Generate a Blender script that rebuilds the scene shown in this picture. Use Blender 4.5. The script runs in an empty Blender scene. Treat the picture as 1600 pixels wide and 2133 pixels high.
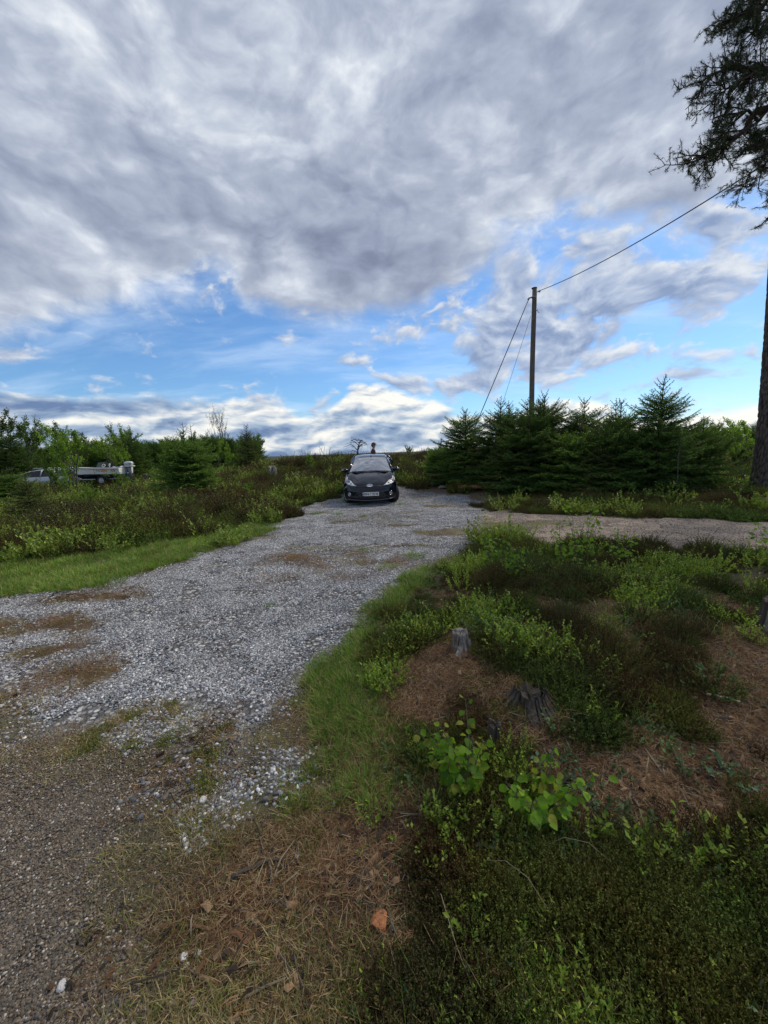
import bpy, bmesh, math, random
import numpy as np
from mathutils import Vector, Matrix, Euler
R = math.radians
rng = np.random.default_rng(7)
random.seed(7)
scene = bpy.context.scene
COL = scene.collection

# ------------------------------------------------------------------ camera
EYE = 1.6
cam_d = bpy.data.cameras.new('camera')
cam_d.sensor_fit = 'HORIZONTAL'; cam_d.sensor_width = 36.0; cam_d.lens = 18.0
cam_d.clip_start = 0.05; cam_d.clip_end = 20000
cam = bpy.data.objects.new('camera', cam_d); COL.objects.link(cam)
cam.matrix_world = Matrix.Translation((0, 0, EYE)) @ Matrix.Rotation(R(90 - 9.1), 4, 'X') @ Matrix.Rotation(R(-2.0), 4, 'Z')
scene.camera = cam
scene.view_settings.view_transform = 'Standard'
scene.view_settings.look = 'None'
scene.view_settings.exposure = 0.50
scene.view_settings.gamma = 1.0
scene.view_settings.use_curve_mapping = False
scene.cycles.max_bounces = 6
scene.cycles.diffuse_bounces = 2
scene.cycles.glossy_bounces = 3
scene.cycles.transmission_bounces = 6
scene.cycles.transparent_max_bounces = 8
scene.cycles.use_denoising = True
SUN_EL, SUN_AZ = 48.0, 50.0      # azimuth from +Y towards +X

# ------------------------------------------------------------------ node helper
class G:
    """small expression builder over a node tree"""
    def __init__(s, nt): s.nt = nt; s.L = nt.links
    def n(s, t, **kw):
        nd = s.nt.nodes.new(t)
        for k, v in kw.items(): setattr(nd, k, v)
        return nd
    def put(s, sock, v):
        if v is None: return
        if isinstance(v, bpy.types.NodeSocket): s.L.new(v, sock)
        elif isinstance(v, (tuple, list)):
            v = tuple(v)
            if sock.type == 'RGBA' and len(v) == 3: v = v + (1.0,)
            sock.default_value = v
        else: sock.default_value = v
    def m(s, op, a, b=None, c=None, clamp=False):
        nd = s.n('ShaderNodeMath', operation=op, use_clamp=clamp)
        s.put(nd.inputs[0], a); s.put(nd.inputs[1], b); s.put(nd.inputs[2], c)
        return nd.outputs[0]
    def vm(s, op, a, b=None, sc=None):
        nd = s.n('ShaderNodeVectorMath', operation=op)
        s.put(nd.inputs[0], a); s.put(nd.inputs[1], b)
        if sc is not None: s.put(nd.inputs['Scale'], sc)
        return nd.outputs[0]
    def add(s, a, b): return s.m('ADD', a, b)
    def sub(s, a, b): return s.m('SUBTRACT', a, b)
    def mul(s, a, b): return s.m('MULTIPLY', a, b)
    def xyz(s, x, y, z):
        nd = s.n('ShaderNodeCombineXYZ'); s.put(nd.inputs[0], x); s.put(nd.inputs[1], y); s.put(nd.inputs[2], z)
        return nd.outputs[0]
    def noise(s, vec, scale, detail=4.0, rough=0.5, dist=0.0, color=False, lac=2.0):
        nd = s.n('ShaderNodeTexNoise')
        if vec is not None: s.put(nd.inputs['Vector'], vec)
        s.put(nd.inputs['Scale'], scale); s.put(nd.inputs['Detail'], detail)
        s.put(nd.inputs['Roughness'], rough); s.put(nd.inputs['Distortion'], dist); s.put(nd.inputs['Lacunarity'], lac)
        return nd.outputs['Color' if color else 'Fac']
    def voro(s, vec, scale, feature='F1', out='Distance', rnd=1.0):
        nd = s.n('ShaderNodeTexVoronoi', feature=feature)
        if vec is not None: s.put(nd.inputs['Vector'], vec)
        s.put(nd.inputs['Scale'], scale); s.put(nd.inputs['Randomness'], rnd)
        return nd.outputs[out]
    def step(s, v, lo, hi, a=0.0, b=1.0, smooth=True):
        nd = s.n('ShaderNodeMapRange', interpolation_type='SMOOTHSTEP' if smooth else 'LINEAR')
        s.put(nd.inputs[0], v); s.put(nd.inputs[1], lo); s.put(nd.inputs[2], hi); s.put(nd.inputs[3], a); s.put(nd.inputs[4], b)
        return nd.outputs[0]
    def mix(s, f, a, b, blend='MIX'):
        nd = s.n('ShaderNodeMix', data_type='RGBA', blend_type=blend)
        s.put(nd.inputs[0], f); s.put(nd.inputs[6], a); s.put(nd.inputs[7], b)
        return nd.outputs[2]
    def ramp(s, f, stops, interp='LINEAR'):
        nd = s.n('ShaderNodeValToRGB'); r = nd.color_ramp; r.interpolation = interp
        while len(r.elements) < len(stops): r.elements.new(0.5)
        for e, (p, c) in zip(r.elements, stops):
            e.position = p; e.color = tuple(c) + (1.0,) if len(c) == 3 else c
        s.put(nd.inputs[0], f)
        return nd.outputs[0]
    def curve(s, v, pts):
        nd = s.n('ShaderNodeFloatCurve'); c = nd.mapping.curves[0]
        while len(c.points) < len(pts): c.points.new(0.5, 0.5)
        for p, (x, y) in zip(c.points, pts): p.location = (x, y); p.handle_type = 'AUTO_CLAMPED'
        nd.mapping.update()
        s.put(nd.inputs['Value'], v)
        return nd.outputs[0]

# ------------------------------------------------------------------ sky
world = bpy.data.worlds.new('World'); scene.world = world; world.use_nodes = True
def build_sky():
    nt = world.node_tree; nt.nodes.clear(); g = G(nt)
    K = 0.1                                            # background strength
    S = 0.78                                           # cloud brightness
    tc = g.n('ShaderNodeTexCoord').outputs['Generated']
    sep = g.n('ShaderNodeSeparateXYZ'); g.put(sep.inputs[0], tc)
    x, y, z = sep.outputs
    sky = g.n('ShaderNodeTexSky', sky_type='NISHITA')
    sky.sun_disc = False; sky.sun_elevation = R(SUN_EL); sky.sun_rotation = R(SUN_AZ)
    sky.altitude = 50; sky.air_density = 1.0; sky.dust_density = 0.6; sky.ozone_density = 3.0
    az = g.m('MULTIPLY', g.m('ARCTAN2', x, y), 180 / math.pi)      # degrees, 0 = +Y, + towards +X
    el = g.m('MULTIPLY', g.m('ARCSINE', z), 180 / math.pi)
    azn = g.m('MULTIPLY_ADD', az, 1 / 180.0, 0.5, clamp=True)       # -90..90 -> 0..1
    # plane of the cloud deck
    den = g.add(g.m('MAXIMUM', z, 0.0), 0.26)
    P = g.xyz(g.m('DIVIDE', x, den), g.m('DIVIDE', y, den), 0.0)
    warp = g.noise(P, 2.0, 3, 0.5, color=True)
    P2 = g.vm('ADD', P, g.vm('SCALE', g.vm('SUBTRACT', warp, (0.5, 0.5, 0.5)), sc=0.26))
    big = g.noise(g.vm('ADD', P, (3.1, 7.7, 0)), 1.1, 2, 0.5)
    D = g.vm('MULTIPLY', tc, (1.0, 1.0, 1.75))
    dw = g.noise(D, 4.0, 3, 0.5, color=True)
    D2 = g.vm('ADD', D, g.vm('SCALE', g.vm('SUBTRACT', dw, (0.5, 0.5, 0.5)), sc=0.16))
    n1 = g.noise(D2, 5.2, 10, 0.56)
    n1s = g.noise(g.vm('ADD', D2, (0.022, 0.01, 0.035)), 5.2, 6, 0.50)   # a step towards the sun
    fine = g.noise(g.vm('ADD', P2, (9.0, 2.0, 0)), 9.0, 5, 0.55)
    # cells of the broken clouds at the right
    n2 = g.noise(g.vm('ADD', D2, (1.7, 4.2, 0)), 9.5, 8, 0.56)
    n2s = g.noise(g.vm('ADD', D2, (1.71, 4.2, 0.02)), 9.5, 5, 0.5)

    def blob(a0, e0, sa, se):
        da = g.m('DIVIDE', g.sub(az, a0), sa); de = g.m('DIVIDE', g.sub(el, e0), se)
        d = g.add(g.mul(da, da), g.mul(de, de))
        return g.m('EXPONENT', g.mul(d, -1.0))

    def ap(a): return min(1, max(0, a / 180 + 0.5))
    # lower edge of the deck, elevation / 60
    edge = g.mul(g.curve(azn, [(0.0, .24), (ap(-43), .225), (ap(-32), .25), (ap(-25), .295), (ap(-20), .34), (ap(-16.5), .285), (ap(-6), .275), (ap(1), .295), (ap(10), .335), (ap(17), .38), (ap(26), .392), (ap(35), .38), (ap(42), .38), (1.0, .34)]), 60.0)
    pert = g.mul(g.sub(n1, 0.5), 15.0)
    deck_d = g.add(g.sub(el, edge), pert)
    deck = g.step(deck_d, -1.5, 3.5)
    # bank along the horizon
    top = g.mul(g.curve(azn, [(0.0, .13), (ap(-43), .127), (ap(-30), .122), (ap(-16), .125), (ap(-9.5), .088), (ap(-6), .115), (ap(-3), .155), (ap(7), .118), (ap(14), .068), (ap(26), .095), (ap(36), .035), (ap(40), .05), (ap(46), .06), (1.0, .11)]), 60.0)
    Q = g.xyz(g.mul(az, 0.060), g.mul(el, 0.17), 0.0)
    qw = g.noise(Q, 2.0, 3, 0.5, color=True)
    Q2 = g.vm('ADD', Q, g.vm('SCALE', g.vm('SUBTRACT', qw, (0.5, 0.5, 0.5)), sc=0.35))
    nb = g.noise(Q2, 2.4, 8, 0.55)
    nbs = g.noise(g.vm('ADD', Q2, (-0.05, 0.10, 0)), 2.4, 4, 0.45)
    bank_d = g.add(g.sub(top, el), g.mul(g.sub(nb, 0.5), 4.5))
    bank = g.step(bank_d, -0.5, 0.9)
    # broken clouds
    bias = g.add(g.mul(blob(33, 17, 11, 6), 0.22), g.add(g.mul(blob(19, 16, 7, 5), 0.17), g.mul(blob(24, 11, 9, 3), 0.14)))
    bias = g.add(bias, g.add(g.mul(blob(5, 16, 5, 2.0), 0.10), g.mul(blob(10, 9.0, 9, 1.6), 0.20)))
    bias = g.add(bias, g.mul(blob(14, 19, 7, 3.5), 0.14))
    bias = g.add(bias, g.mul(blob(-43, 11.0, 4.0, 1.2), 0.20))
    brok = g.step(g.add(n2, bias), 0.545, 0.69)
    # thin veil
    veil_n = g.noise(g.vm('MULTIPLY', P2, (0.7, 2.2, 1.0)), 1.6, 6, 0.6)
    veil = g.mul(g.step(veil_n, 0.42, 0.75), 0.38)

    # colours (linear radiance, divided by K at the end)
    blue = g.vm('MULTIPLY', sky.outputs[0], SKYTINT)
    blue = g.mix(1.0, blue, (0.0, 0.0, 0.0), 'ADD')
    white_v = (0.55 / K, 0.66 / K, 0.80 / K)
    c = g.mix(veil, blue, white_v)
    # broken
    lit2 = g.add(g.mul(g.sub(n2, n2s), 2.6), 0.50)
    lit2 = g.add(lit2, g.mul(g.sub(0.62, g.add(n2, bias)), 0.75))
    bc = g.ramp(lit2, [(0.15, (.24, .31, .47)), (0.45, (.42, .49, .63)), (0.72, (.66, .70, .76)), (0.95, (.82, .83, .82))])
    c = g.mix(g.mul(brok, 0.93), c, g.vm('SCALE', bc, sc=S / K))
    # bank
    litb = g.add(g.mul(g.sub(nb, nbs), 2.6), 0.655)
    litb = g.add(litb, g.mul(g.sub(1.2, bank_d), 0.055))
    litb = g.sub(litb, g.mul(g.mul(blob(-40, 6.3, 13, 1.4), 1.0), 0.55))
    litb = g.sub(litb, g.mul(blob(-1, 3.0, 12, 1.8), 0.10))
    litb = g.add(litb, g.mul(blob(33, 2.5, 14, 2.6), 0.34))
    litb = g.add(litb, g.mul(blob(2, 7.0, 8, 2.0), 0.22))
    litb = g.add(litb, g.mul(blob(0, 0.4, 60, 0.9), 0.16))
    kc = g.ramp(litb, [(0.05, (.14, .21, .38)), (0.28, (.27, .36, .51)), (0.48, (.45, .53, .64)), (0.66, (.72, .74, .75)), (0.88, (.95, .93, .86))])
    c = g.mix(g.mul(bank, 0.95), c, g.vm('SCALE', kc, sc=S / K))
    # deck
    bright = g.add(g.mul(blob(-13, 40, 11, 4), 0.17), g.add(g.mul(blob(-2, 39, 6, 4), 0.15), g.mul(blob(-13, 34.5, 9, 3), 0.16)))
    bright = g.add(bright, g.add(g.mul(blob(-37, 24.7, 5, 2), .12), g.mul(blob(30, 31, 7, 4), .12)))
    bright = g.sub(bright, g.add(g.mul(blob(2, 23.5, 13, 3.2), .20), g.add(g.mul(blob(-12, 31, 8, 2.0), .16), g.mul(blob(30, 24, 14, 1.8), .22))))
    bright = g.sub(bright, g.mul(blob(-42, 58, 22, 14), .05))
    v = g.add(g.mul(g.sub(n1, n1s), 1.9), 0.42)
    v = g.add(v, g.mul(g.sub(big, 0.5), 0.35))
    v = g.add(v, g.mul(g.sub(n1, 0.5), -0.55))
    v = g.add(v, g.mul(g.sub(fine, 0.5), 0.16))
    bil = g.m('ABSOLUTE', g.sub(g.noise(g.vm('ADD', D2, (5.0, 1.0, 0)), 8.0, 7, 0.55), 0.5))
    v = g.add(v, g.mul(g.sub(bil, 0.07), 0.75))
    v = g.add(v, bright)
    v = g.add(v, g.mul(g.step(deck_d, 9.0, 0.0), 0.20))          # thin bright rims
    dc = g.ramp(v, [(0.0, (.20, .235, .33)), (0.25, (.30, .345, .455)), (0.45, (.40, .45, .555)), (0.64, (.565, .615, .70)), (0.85, (.84, .87, .90))])
    c = g.mix(g.mul(deck, 0.97), c, g.vm('SCALE', dc, sc=S / K))
    bg = g.n('ShaderNodeBackground'); g.put(bg.inputs[0], c); bg.inputs[1].default_value = K
    out = g.n('ShaderNodeOutputWorld'); g.L.new(bg.outputs[0], out.inputs[0])
SKYTINT = (0.58, 0.80, 0.99)
build_sky()
world.cycles.sampling_method = 'MANUAL'
world.cycles.sample_map_resolution = 512

# ------------------------------------------------------------------ sun, veiled by the cloud deck
sun_d = bpy.data.lights.new('sun', 'SUN'); sun_d.energy = 2.2; sun_d.angle = R(11); sun_d.color = (1.0, 0.89, 0.72)
sun = bpy.data.objects.new('sun', sun_d); COL.objects.link(sun)
_d = Vector((math.sin(R(SUN_AZ)) * math.cos(R(SUN_EL)), math.cos(R(SUN_AZ)) * math.cos(R(SUN_EL)), math.sin(R(SUN_EL))))
sun.rotation_euler = _d.to_track_quat('Z', 'Y').to_euler()
# ------------------------------------------------------------------ helpers
def put(o, label=None, cat=None, group=None, kind=None):
    if label: o['label'] = label
    if cat: o['category'] = cat
    if group: o['group'] = group
    if kind: o['kind'] = kind
    return o

def link(name, mesh, parent=None, loc=None, rz=None, sc=None):
    o = bpy.data.objects.new(name, mesh); COL.objects.link(o)
    if parent is not None: o.parent = parent
    if loc is not None: o.location = loc
    if rz is not None: o.rotation_euler = (0, 0, rz) if not isinstance(rz, (tuple, list)) else rz
    if sc is not None: o.scale = (sc, sc, sc) if not isinstance(sc, (tuple, list)) else sc
    return o

def empty(name, loc=(0, 0, 0), rz=0.0, sc=1.0):
    o = link(name, None, None, loc, rz, sc); o.empty_display_size = 0.2
    return o

def copy_tree(o, parent=None):
    c = o.copy(); COL.objects.link(c)
    if parent is not None: c.parent = parent
    for ch in list(o.children): copy_tree(ch, c)
    return c

class MB:
    """collects geometry; build() makes one mesh"""
    def __init__(s): s.v = []; s.f = []; s.mi = []; s.c = []; s.nv = 0; s.has_c = False
    def add(s, V, F, mat=0, col=None):
        V = np.asarray(V, float).reshape(-1, 3)
        for f in F:
            s.f.append(tuple(int(i) + s.nv for i in f)); s.mi.append(mat)
        s.v.append(V)
        if col is None: C = np.full((len(V), 3), 0.5)
        else:
            C = np.asarray(col, float); s.has_c = True
            if C.ndim == 1: C = np.tile(C, (len(V), 1))
        s.c.append(C); s.nv += len(V)
        return s
    def box(s, lo, hi, mat=0, col=None, M=None):
        x0, y0, z0 = lo; x1, y1, z1 = hi
        V = np.array([(x0, y0, z0), (x1, y0, z0), (x1, y1, z0), (x0, y1, z0), (x0, y0, z1), (x1, y0, z1), (x1, y1, z1), (x0, y1, z1)], float)
        if M is not None: V = V @ np.array(M.to_3x3()).T + np.array(M.translation)
        return s.add(V, [(0, 3, 2, 1), (4, 5, 6, 7), (0, 1, 5, 4), (1, 2, 6, 5), (2, 3, 7, 6), (3, 0, 4, 7)], mat, col)
    def tube(s, pts, rad, sides=6, mat=0, col=None, cap=True):
        pts = np.asarray(pts, float); n = len(pts)
        rad = np.full(n, rad) if np.isscalar(rad) else np.asarray(rad, float)
        T = np.gradient(pts, axis=0); T /= np.linalg.norm(T, axis=1)[:, None] + 1e-9
        ref = np.array([0, 0, 1.0]) if abs(T[0][2]) < 0.9 else np.array([1.0, 0, 0])
        A = np.cross(T, ref); A /= np.linalg.norm(A, axis=1)[:, None] + 1e-9
        B = np.cross(T, A)
        th = np.arange(sides) * 2 * math.pi / sides
        V = pts[:, None, :] + rad[:, None, None] * (np.cos(th)[None, :, None] * A[:, None, :] + np.sin(th)[None, :, None] * B[:, None, :])
        F = []
        for i in range(n - 1):
            for k in range(sides):
                k2 = (k + 1) % sides
                F.append((i * sides + k, i * sides + k2, (i + 1) * sides + k2, (i + 1) * sides + k))
        if cap:
            F.append(tuple(range(sides - 1, -1, -1))); F.append(tuple((n - 1) * sides + k for k in range(sides)))
        return s.add(V.reshape(-1, 3), F, mat, col)
    def grid(s, P, mat=0, col=None, flip=False):
        P = np.asarray(P, float); r, c = P.shape[:2]
        F = []
        for i in range(r - 1):
            for j in range(c - 1):
                q = (i * c + j, i * c + j + 1, (i + 1) * c + j + 1, (i + 1) * c + j)
                F.append(q[::-1] if flip else q)
        return s.add(P.reshape(-1, 3), F, mat, col)
    def prism(s, outline, d, mat=0, col=None):
        """outline: list of 3D points (a plane polygon), extruded along vector d"""
        V = np.asarray(outline, float); n = len(V)
        W = np.vstack([V, V + np.asarray(d, float)])
        F = [tuple(range(n - 1, -1, -1)), tuple(range(n, 2 * n))] + [(i, (i + 1) % n, n + (i + 1) % n, n + i) for i in range(n)]
        return s.add(W, F, mat, col)
    def mesh(s, name, mats, smooth=False):
        m = bpy.data.meshes.new(name)
        V = np.vstack(s.v)
        m.from_pydata(V.tolist(), [], s.f)
        for mt in (mats if isinstance(mats, (list, tuple)) else [mats]): m.materials.append(mt)
        if any(s.mi): m.polygons.foreach_set('material_index', s.mi)
        if s.has_c: set_col(m, np.vstack(s.c))
        if smooth: m.polygons.foreach_set('use_smooth', [True] * len(m.polygons))
        m.update()
        return m
    def build(s, name, mats, parent=None, smooth=False, **kw):
        return link(name, s.mesh(name, mats, smooth), parent, **kw)

def set_col(m, C):
    a = m.color_attributes.new('col', 'FLOAT_COLOR', 'POINT')
    a.data.foreach_set('color', np.hstack([C, np.ones((len(C), 1))]).astype(np.float32).ravel())

def fast_mesh(name, V, F, mat, C=None, smooth=False):
    """V (n,3), F (m,k) arrays"""
    V = np.asarray(V, np.float32); F = np.asarray(F, np.int32)
    m = bpy.data.meshes.new(name)
    m.vertices.add(len(V)); m.vertices.foreach_set('co', V.ravel())
    k = F.shape[1]
    m.loops.add(F.size); m.loops.foreach_set('vertex_index', F.ravel())
    m.polygons.add(len(F)); m.polygons.foreach_set('loop_start', np.arange(0, F.size, k, dtype=np.int32))
    if smooth: m.polygons.foreach_set('use_smooth', np.ones(len(F), bool))
    m.materials.append(mat)
    if C is not None: set_col(m, np.asarray(C))
    m.update(calc_edges=True)
    return m

def unit(a): return a / (np.linalg.norm(a, axis=-1, keepdims=True) + 1e-9)

# smooth value noise
_lat = {}
def vnoise(x, y, seed=0):
    if seed not in _lat: _lat[seed] = np.random.default_rng(1000 + seed).random((256, 256))
    T = _lat[seed]
    x = np.asarray(x, float); y = np.asarray(y, float)
    xi = np.floor(x).astype(int); yi = np.floor(y).astype(int)
    fx = x - xi; fy = y - yi
    fx = fx * fx * (3 - 2 * fx); fy = fy * fy * (3 - 2 * fy)
    a = T[xi & 255, yi & 255]; b = T[(xi + 1) & 255, yi & 255]; c = T[xi & 255, (yi + 1) & 255]; d = T[(xi + 1) & 255, (yi + 1) & 255]
    return (a * (1 - fx) + b * fx) * (1 - fy) + (c * (1 - fx) + d * fx) * fy
def fbm(x, y, sc=1.0, oct=4, seed=0):
    s = 0; a = 0.5; t = 0
    for o in range(oct):
        s = s + a * vnoise(np.asarray(x) * sc + 13.7 * o, np.asarray(y) * sc - 7.1 * o, seed + o); t += a; a *= 0.5; sc *= 2.03
    return s / t
def sstep(v, lo, hi):
    t = np.clip((np.asarray(v, float) - lo) / (hi - lo), 0, 1); return t * t * (3 - 2 * t)
def poly_sd(x, y, poly):
    """signed distance, positive inside"""
    x = np.asarray(x, float); y = np.asarray(y, float)
    d = np.full(x.shape, 1e9); ins = np.zeros(x.shape, bool)
    n = len(poly)
    for i in range(n):
        x0, y0 = poly[i]; x1, y1 = poly[(i + 1) % n]
        ex, ey = x1 - x0, y1 - y0
        t = np.clip(((x - x0) * ex + (y - y0) * ey) / (ex * ex + ey * ey + 1e-12), 0, 1)
        d = np.minimum(d, np.hypot(x - x0 - t * ex, y - y0 - t * ey))
        c = ((y0 > y) != (y1 > y))
        with np.errstate(divide='ignore', invalid='ignore'):
            xc = (x1 - x0) * (y - y0) / ((y1 - y0) if y1 != y0 else 1e-12) + x0
        ins ^= (c & (x < xc))
    return np.where(ins, d, -d)

# ------------------------------------------------------------------ materials
def material(name):
    m = bpy.data.materials.new(name); m.use_nodes = True
    nt = m.node_tree; nt.nodes.clear(); g = G(nt)
    out = g.n('ShaderNodeOutputMaterial')
    return m, g, out
def principled(g, out, color, rough=0.6, metal=0.0, spec=0.5, bump=None, bump_s=0.3, bump_d=0.01, coat=0.0, **kw):
    p = g.n('ShaderNodeBsdfPrincipled')
    g.put(p.inputs['Base Color'], color); g.put(p.inputs['Roughness'], rough); g.put(p.inputs['Metallic'], metal)
    g.put(p.inputs['Specular IOR Level'], spec); g.put(p.inputs['Coat Weight'], coat)
    for k, v in kw.items(): g.put(p.inputs[k], v)
    if bump is not None:
        b = g.n('ShaderNodeBump'); g.put(b.inputs['Height'], bump); b.inputs['Strength'].default_value = bump_s; b.inputs['Distance'].default_value = bump_d
        g.L.new(b.outputs[0], p.inputs['Normal'])
    if out is not None: g.L.new(p.outputs[0], out.inputs[0])
    return p
def plain(name, color, rough=0.5, metal=0.0, spec=0.5, coat=0.0, vary=0.12, vs=9.0):
    m, g, out = material(name)
    co = g.n('ShaderNodeTexCoord').outputs['Object']
    f = g.noise(co, vs, 4, 0.6)
    k = g.step(f, 0.25, 0.75, 1 - vary, 1 + vary, smooth=False)
    c = g.vm('SCALE', color, sc=k)
    principled(g, out, c, g.step(f, 0.2, 0.8, max(0.02, rough * 0.85), min(1, rough * 1.15), smooth=False), metal, spec, coat=coat)
    return m
def attr_col(g):
    a = g.n('ShaderNodeAttribute'); a.attribute_name = 'col'; return a.outputs['Color']
def leafy(name, tint=(1, 1, 1), trans=0.30, rough=0.55, spec=0.35, vary=0.35, wn=2.5, bright=1.0, patch=0):
    """foliage: colour from the mesh attribute, varied per plant and over the plant, some light passes through"""
    m, g, out = material(name)
    c = attr_col(g)
    geo = g.n('ShaderNodeNewGeometry').outputs['Position']
    oi = g.n('ShaderNodeObjectInfo')
    f = g.noise(geo, wn, 3, 0.6)
    k = g.step(f, 0.25, 0.75, 1 - vary, 1 + vary, smooth=False)
    k = g.mul(k, g.step(oi.outputs['Random'], 0, 1, 0.8 * bright, 1.2 * bright, smooth=False))
    c = g.vm('SCALE', g.vm('MULTIPLY', c, tint), sc=k)
    if patch:
        pn = g.step(g.noise(geo, patch, 4, 0.6), .36, .62)
        c = g.vm('MULTIPLY', c, g.mix(pn, (1.12, .90, .80), (.88, 1.08, .90)))
    p = principled(g, None, c, rough, 0.0, spec)
    t = g.n('ShaderNodeBsdfTranslucent'); g.L.new(g.vm('MULTIPLY', c, (1.15, 1.25, 0.6)), t.inputs[0])
    mx = g.n('ShaderNodeMixShader'); mx.inputs[0].default_value = trans
    g.L.new(p.outputs[0], mx.inputs[1]); g.L.new(t.outputs[0], mx.inputs[2]); g.L.new(mx.outputs[0], out.inputs[0])
    return m
def bark(name, c1, c2, scale=14.0, stretch=0.25, bump_d=0.02, bump_s=0.8):
    m, g, out = material(name)
    co = g.n('ShaderNodeTexCoord').outputs['Object']
    v = g.vm('MULTIPLY', co, (1, 1, stretch))
    w = g.vm('ADD', v, g.vm('SCALE', g.noise(v, scale * 0.6, 3, 0.5, color=True), sc=0.06))
    d = g.voro(w, scale, 'DISTANCE_TO_EDGE')
    crack = g.step(d, 0.0, 0.22)
    f = g.noise(co, scale * 2.2, 6, 0.65)
    c = g.mix(g.mul(crack, g.step(f, 0.3, 0.7, 0.45, 1.0)), c2, c1)
    principled(g, out, c, 0.9, 0, 0.2, bump=g.add(g.mul(crack, 0.8), g.mul(f, 0.4)), bump_s=bump_s, bump_d=bump_d)
    return m
def stone_mat(name, c1, c2, c3=(.45, .45, .40), scale=7.0):
    m, g, out = material(name)
    co = g.n('ShaderNodeTexCoord').outputs['Object']
    f = g.noise(co, scale, 7, 0.65); l = g.noise(co, scale * 0.5, 4, 0.6); l2 = g.noise(co, scale * 5, 4, 0.6)
    c = g.mix(g.step(f, 0.3, 0.7), c1, c2); c = g.mix(g.mul(g.step(l, 0.52, 0.66), g.step(l2, .4, .6)), c, c3)
    principled(g, out, c, 0.9, 0, 0.25, bump=g.add(f, g.mul(l2, .4)), bump_s=0.7, bump_d=0.02)
    return m
def old_wood(name, c1, c2, c3):
    m, g, out = material(name)
    co = g.n('ShaderNodeTexCoord').outputs['Object']
    v = g.vm('MULTIPLY', co, (1, 1, 0.10))
    f = g.noise(v, 55, 6, 0.7, 0.4); f2 = g.noise(co, 9, 4, 0.6); l = g.noise(co, 24, 5, 0.6)
    c = g.ramp(f, [(0.30, c2), (0.5, c1), (0.7, tuple(min(1, 1.5 * a) for a in c1))])
    c = g.mix(g.mul(g.step(f2, 0.48, 0.66), 0.8), c, c3)
    c = g.mix(g.mul(g.step(l, 0.60, 0.68), 0.5), c, (.11, .13, .07))
    principled(g, out, c, 0.9, 0, 0.2, bump=f, bump_s=0.9, bump_d=0.012)
    return m

# ------------------------------------------------------------------ stuff scattered with geometry nodes
_protos = []
def instancer(name, meshes, pts, eul, sc, idx):
    """one object: the given meshes set on many points of the ground"""
    col = bpy.data.collections.new(name + '_pieces')
    for i, me in enumerate(meshes):
        o = bpy.data.objects.new('%s_piece_%02d' % (name, i), me); col.objects.link(o)
    n = len(pts)
    m = bpy.data.meshes.new(name)
    m.vertices.add(n); m.vertices.foreach_set('co', np.asarray(pts, np.float32).ravel())
    a = m.attributes.new('turn', 'FLOAT_VECTOR', 'POINT'); a.data.foreach_set('vector', np.asarray(eul, np.float32).ravel())
    a = m.attributes.new('size', 'FLOAT', 'POINT'); a.data.foreach_set('value', np.asarray(sc, np.float32).ravel())
    a = m.attributes.new('pick', 'INT', 'POINT'); a.data.foreach_set('value', np.asarray(idx, np.int32).ravel())
    o = link(name, m)
    nt = bpy.data.node_groups.new(name + '_scatter', 'GeometryNodeTree')
    nt.interface.new_socket('Geometry', in_out='INPUT', socket_type='NodeSocketGeometry')
    nt.interface.new_socket('Geometry', in_out='OUTPUT', socket_type='NodeSocketGeometry')
    N, L = nt.nodes, nt.links
    gi = N.new('NodeGroupInput'); go = N.new('NodeGroupOutput')
    ip = N.new('GeometryNodeInstanceOnPoints'); ci = N.new('GeometryNodeCollectionInfo')
    ci.inputs['Collection'].default_value = col; ci.inputs['Separate Children'].default_value = True; ci.inputs['Reset Children'].default_value = True
    def na(nm, t):
        q = N.new('GeometryNodeInputNamedAttribute'); q.data_type = t; q.inputs['Name'].default_value = nm; return q.outputs['Attribute']
    er = N.new('FunctionNodeEulerToRotation'); L.new(na('turn', 'FLOAT_VECTOR'), er.inputs[0])
    L.new(gi.outputs[0], ip.inputs['Points']); L.new(ci.outputs[0], ip.inputs['Instance'])
    ip.inputs['Pick Instance'].default_value = True
    L.new(na('pick', 'INT'), ip.inputs['Instance Index']); L.new(er.outputs[0], ip.inputs['Rotation']); L.new(na('size', 'FLOAT'), ip.inputs['Scale'])
    L.new(ip.outputs[0], go.inputs[0])
    md = o.modifiers.new('scatter', 'NODES'); md.node_group = nt
    return o
def lay(x, y, rz, tilt=1.0):
    """euler angles that lay a patch on the slope of the ground"""
    e = 0.05
    dx = tilt * (height(x + e, y) - height(x - e, y)) / (2 * e); dy = tilt * (height(x, y + e) - height(x, y - e)) / (2 * e)
    n = unit(np.stack([-dx, -dy, np.ones_like(dx)], -1))
    t = np.stack([np.cos(rz), np.sin(rz), np.zeros_like(rz)], -1); t = unit(t - n * (t * n).sum(-1, keepdims=True))
    b = np.cross(n, t)
    return np.stack([np.arctan2(b[:, 2], n[:, 2]), -np.arcsin(np.clip(t[:, 2], -1, 1)), np.arctan2(t[:, 1], t[:, 0])], -1)
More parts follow.
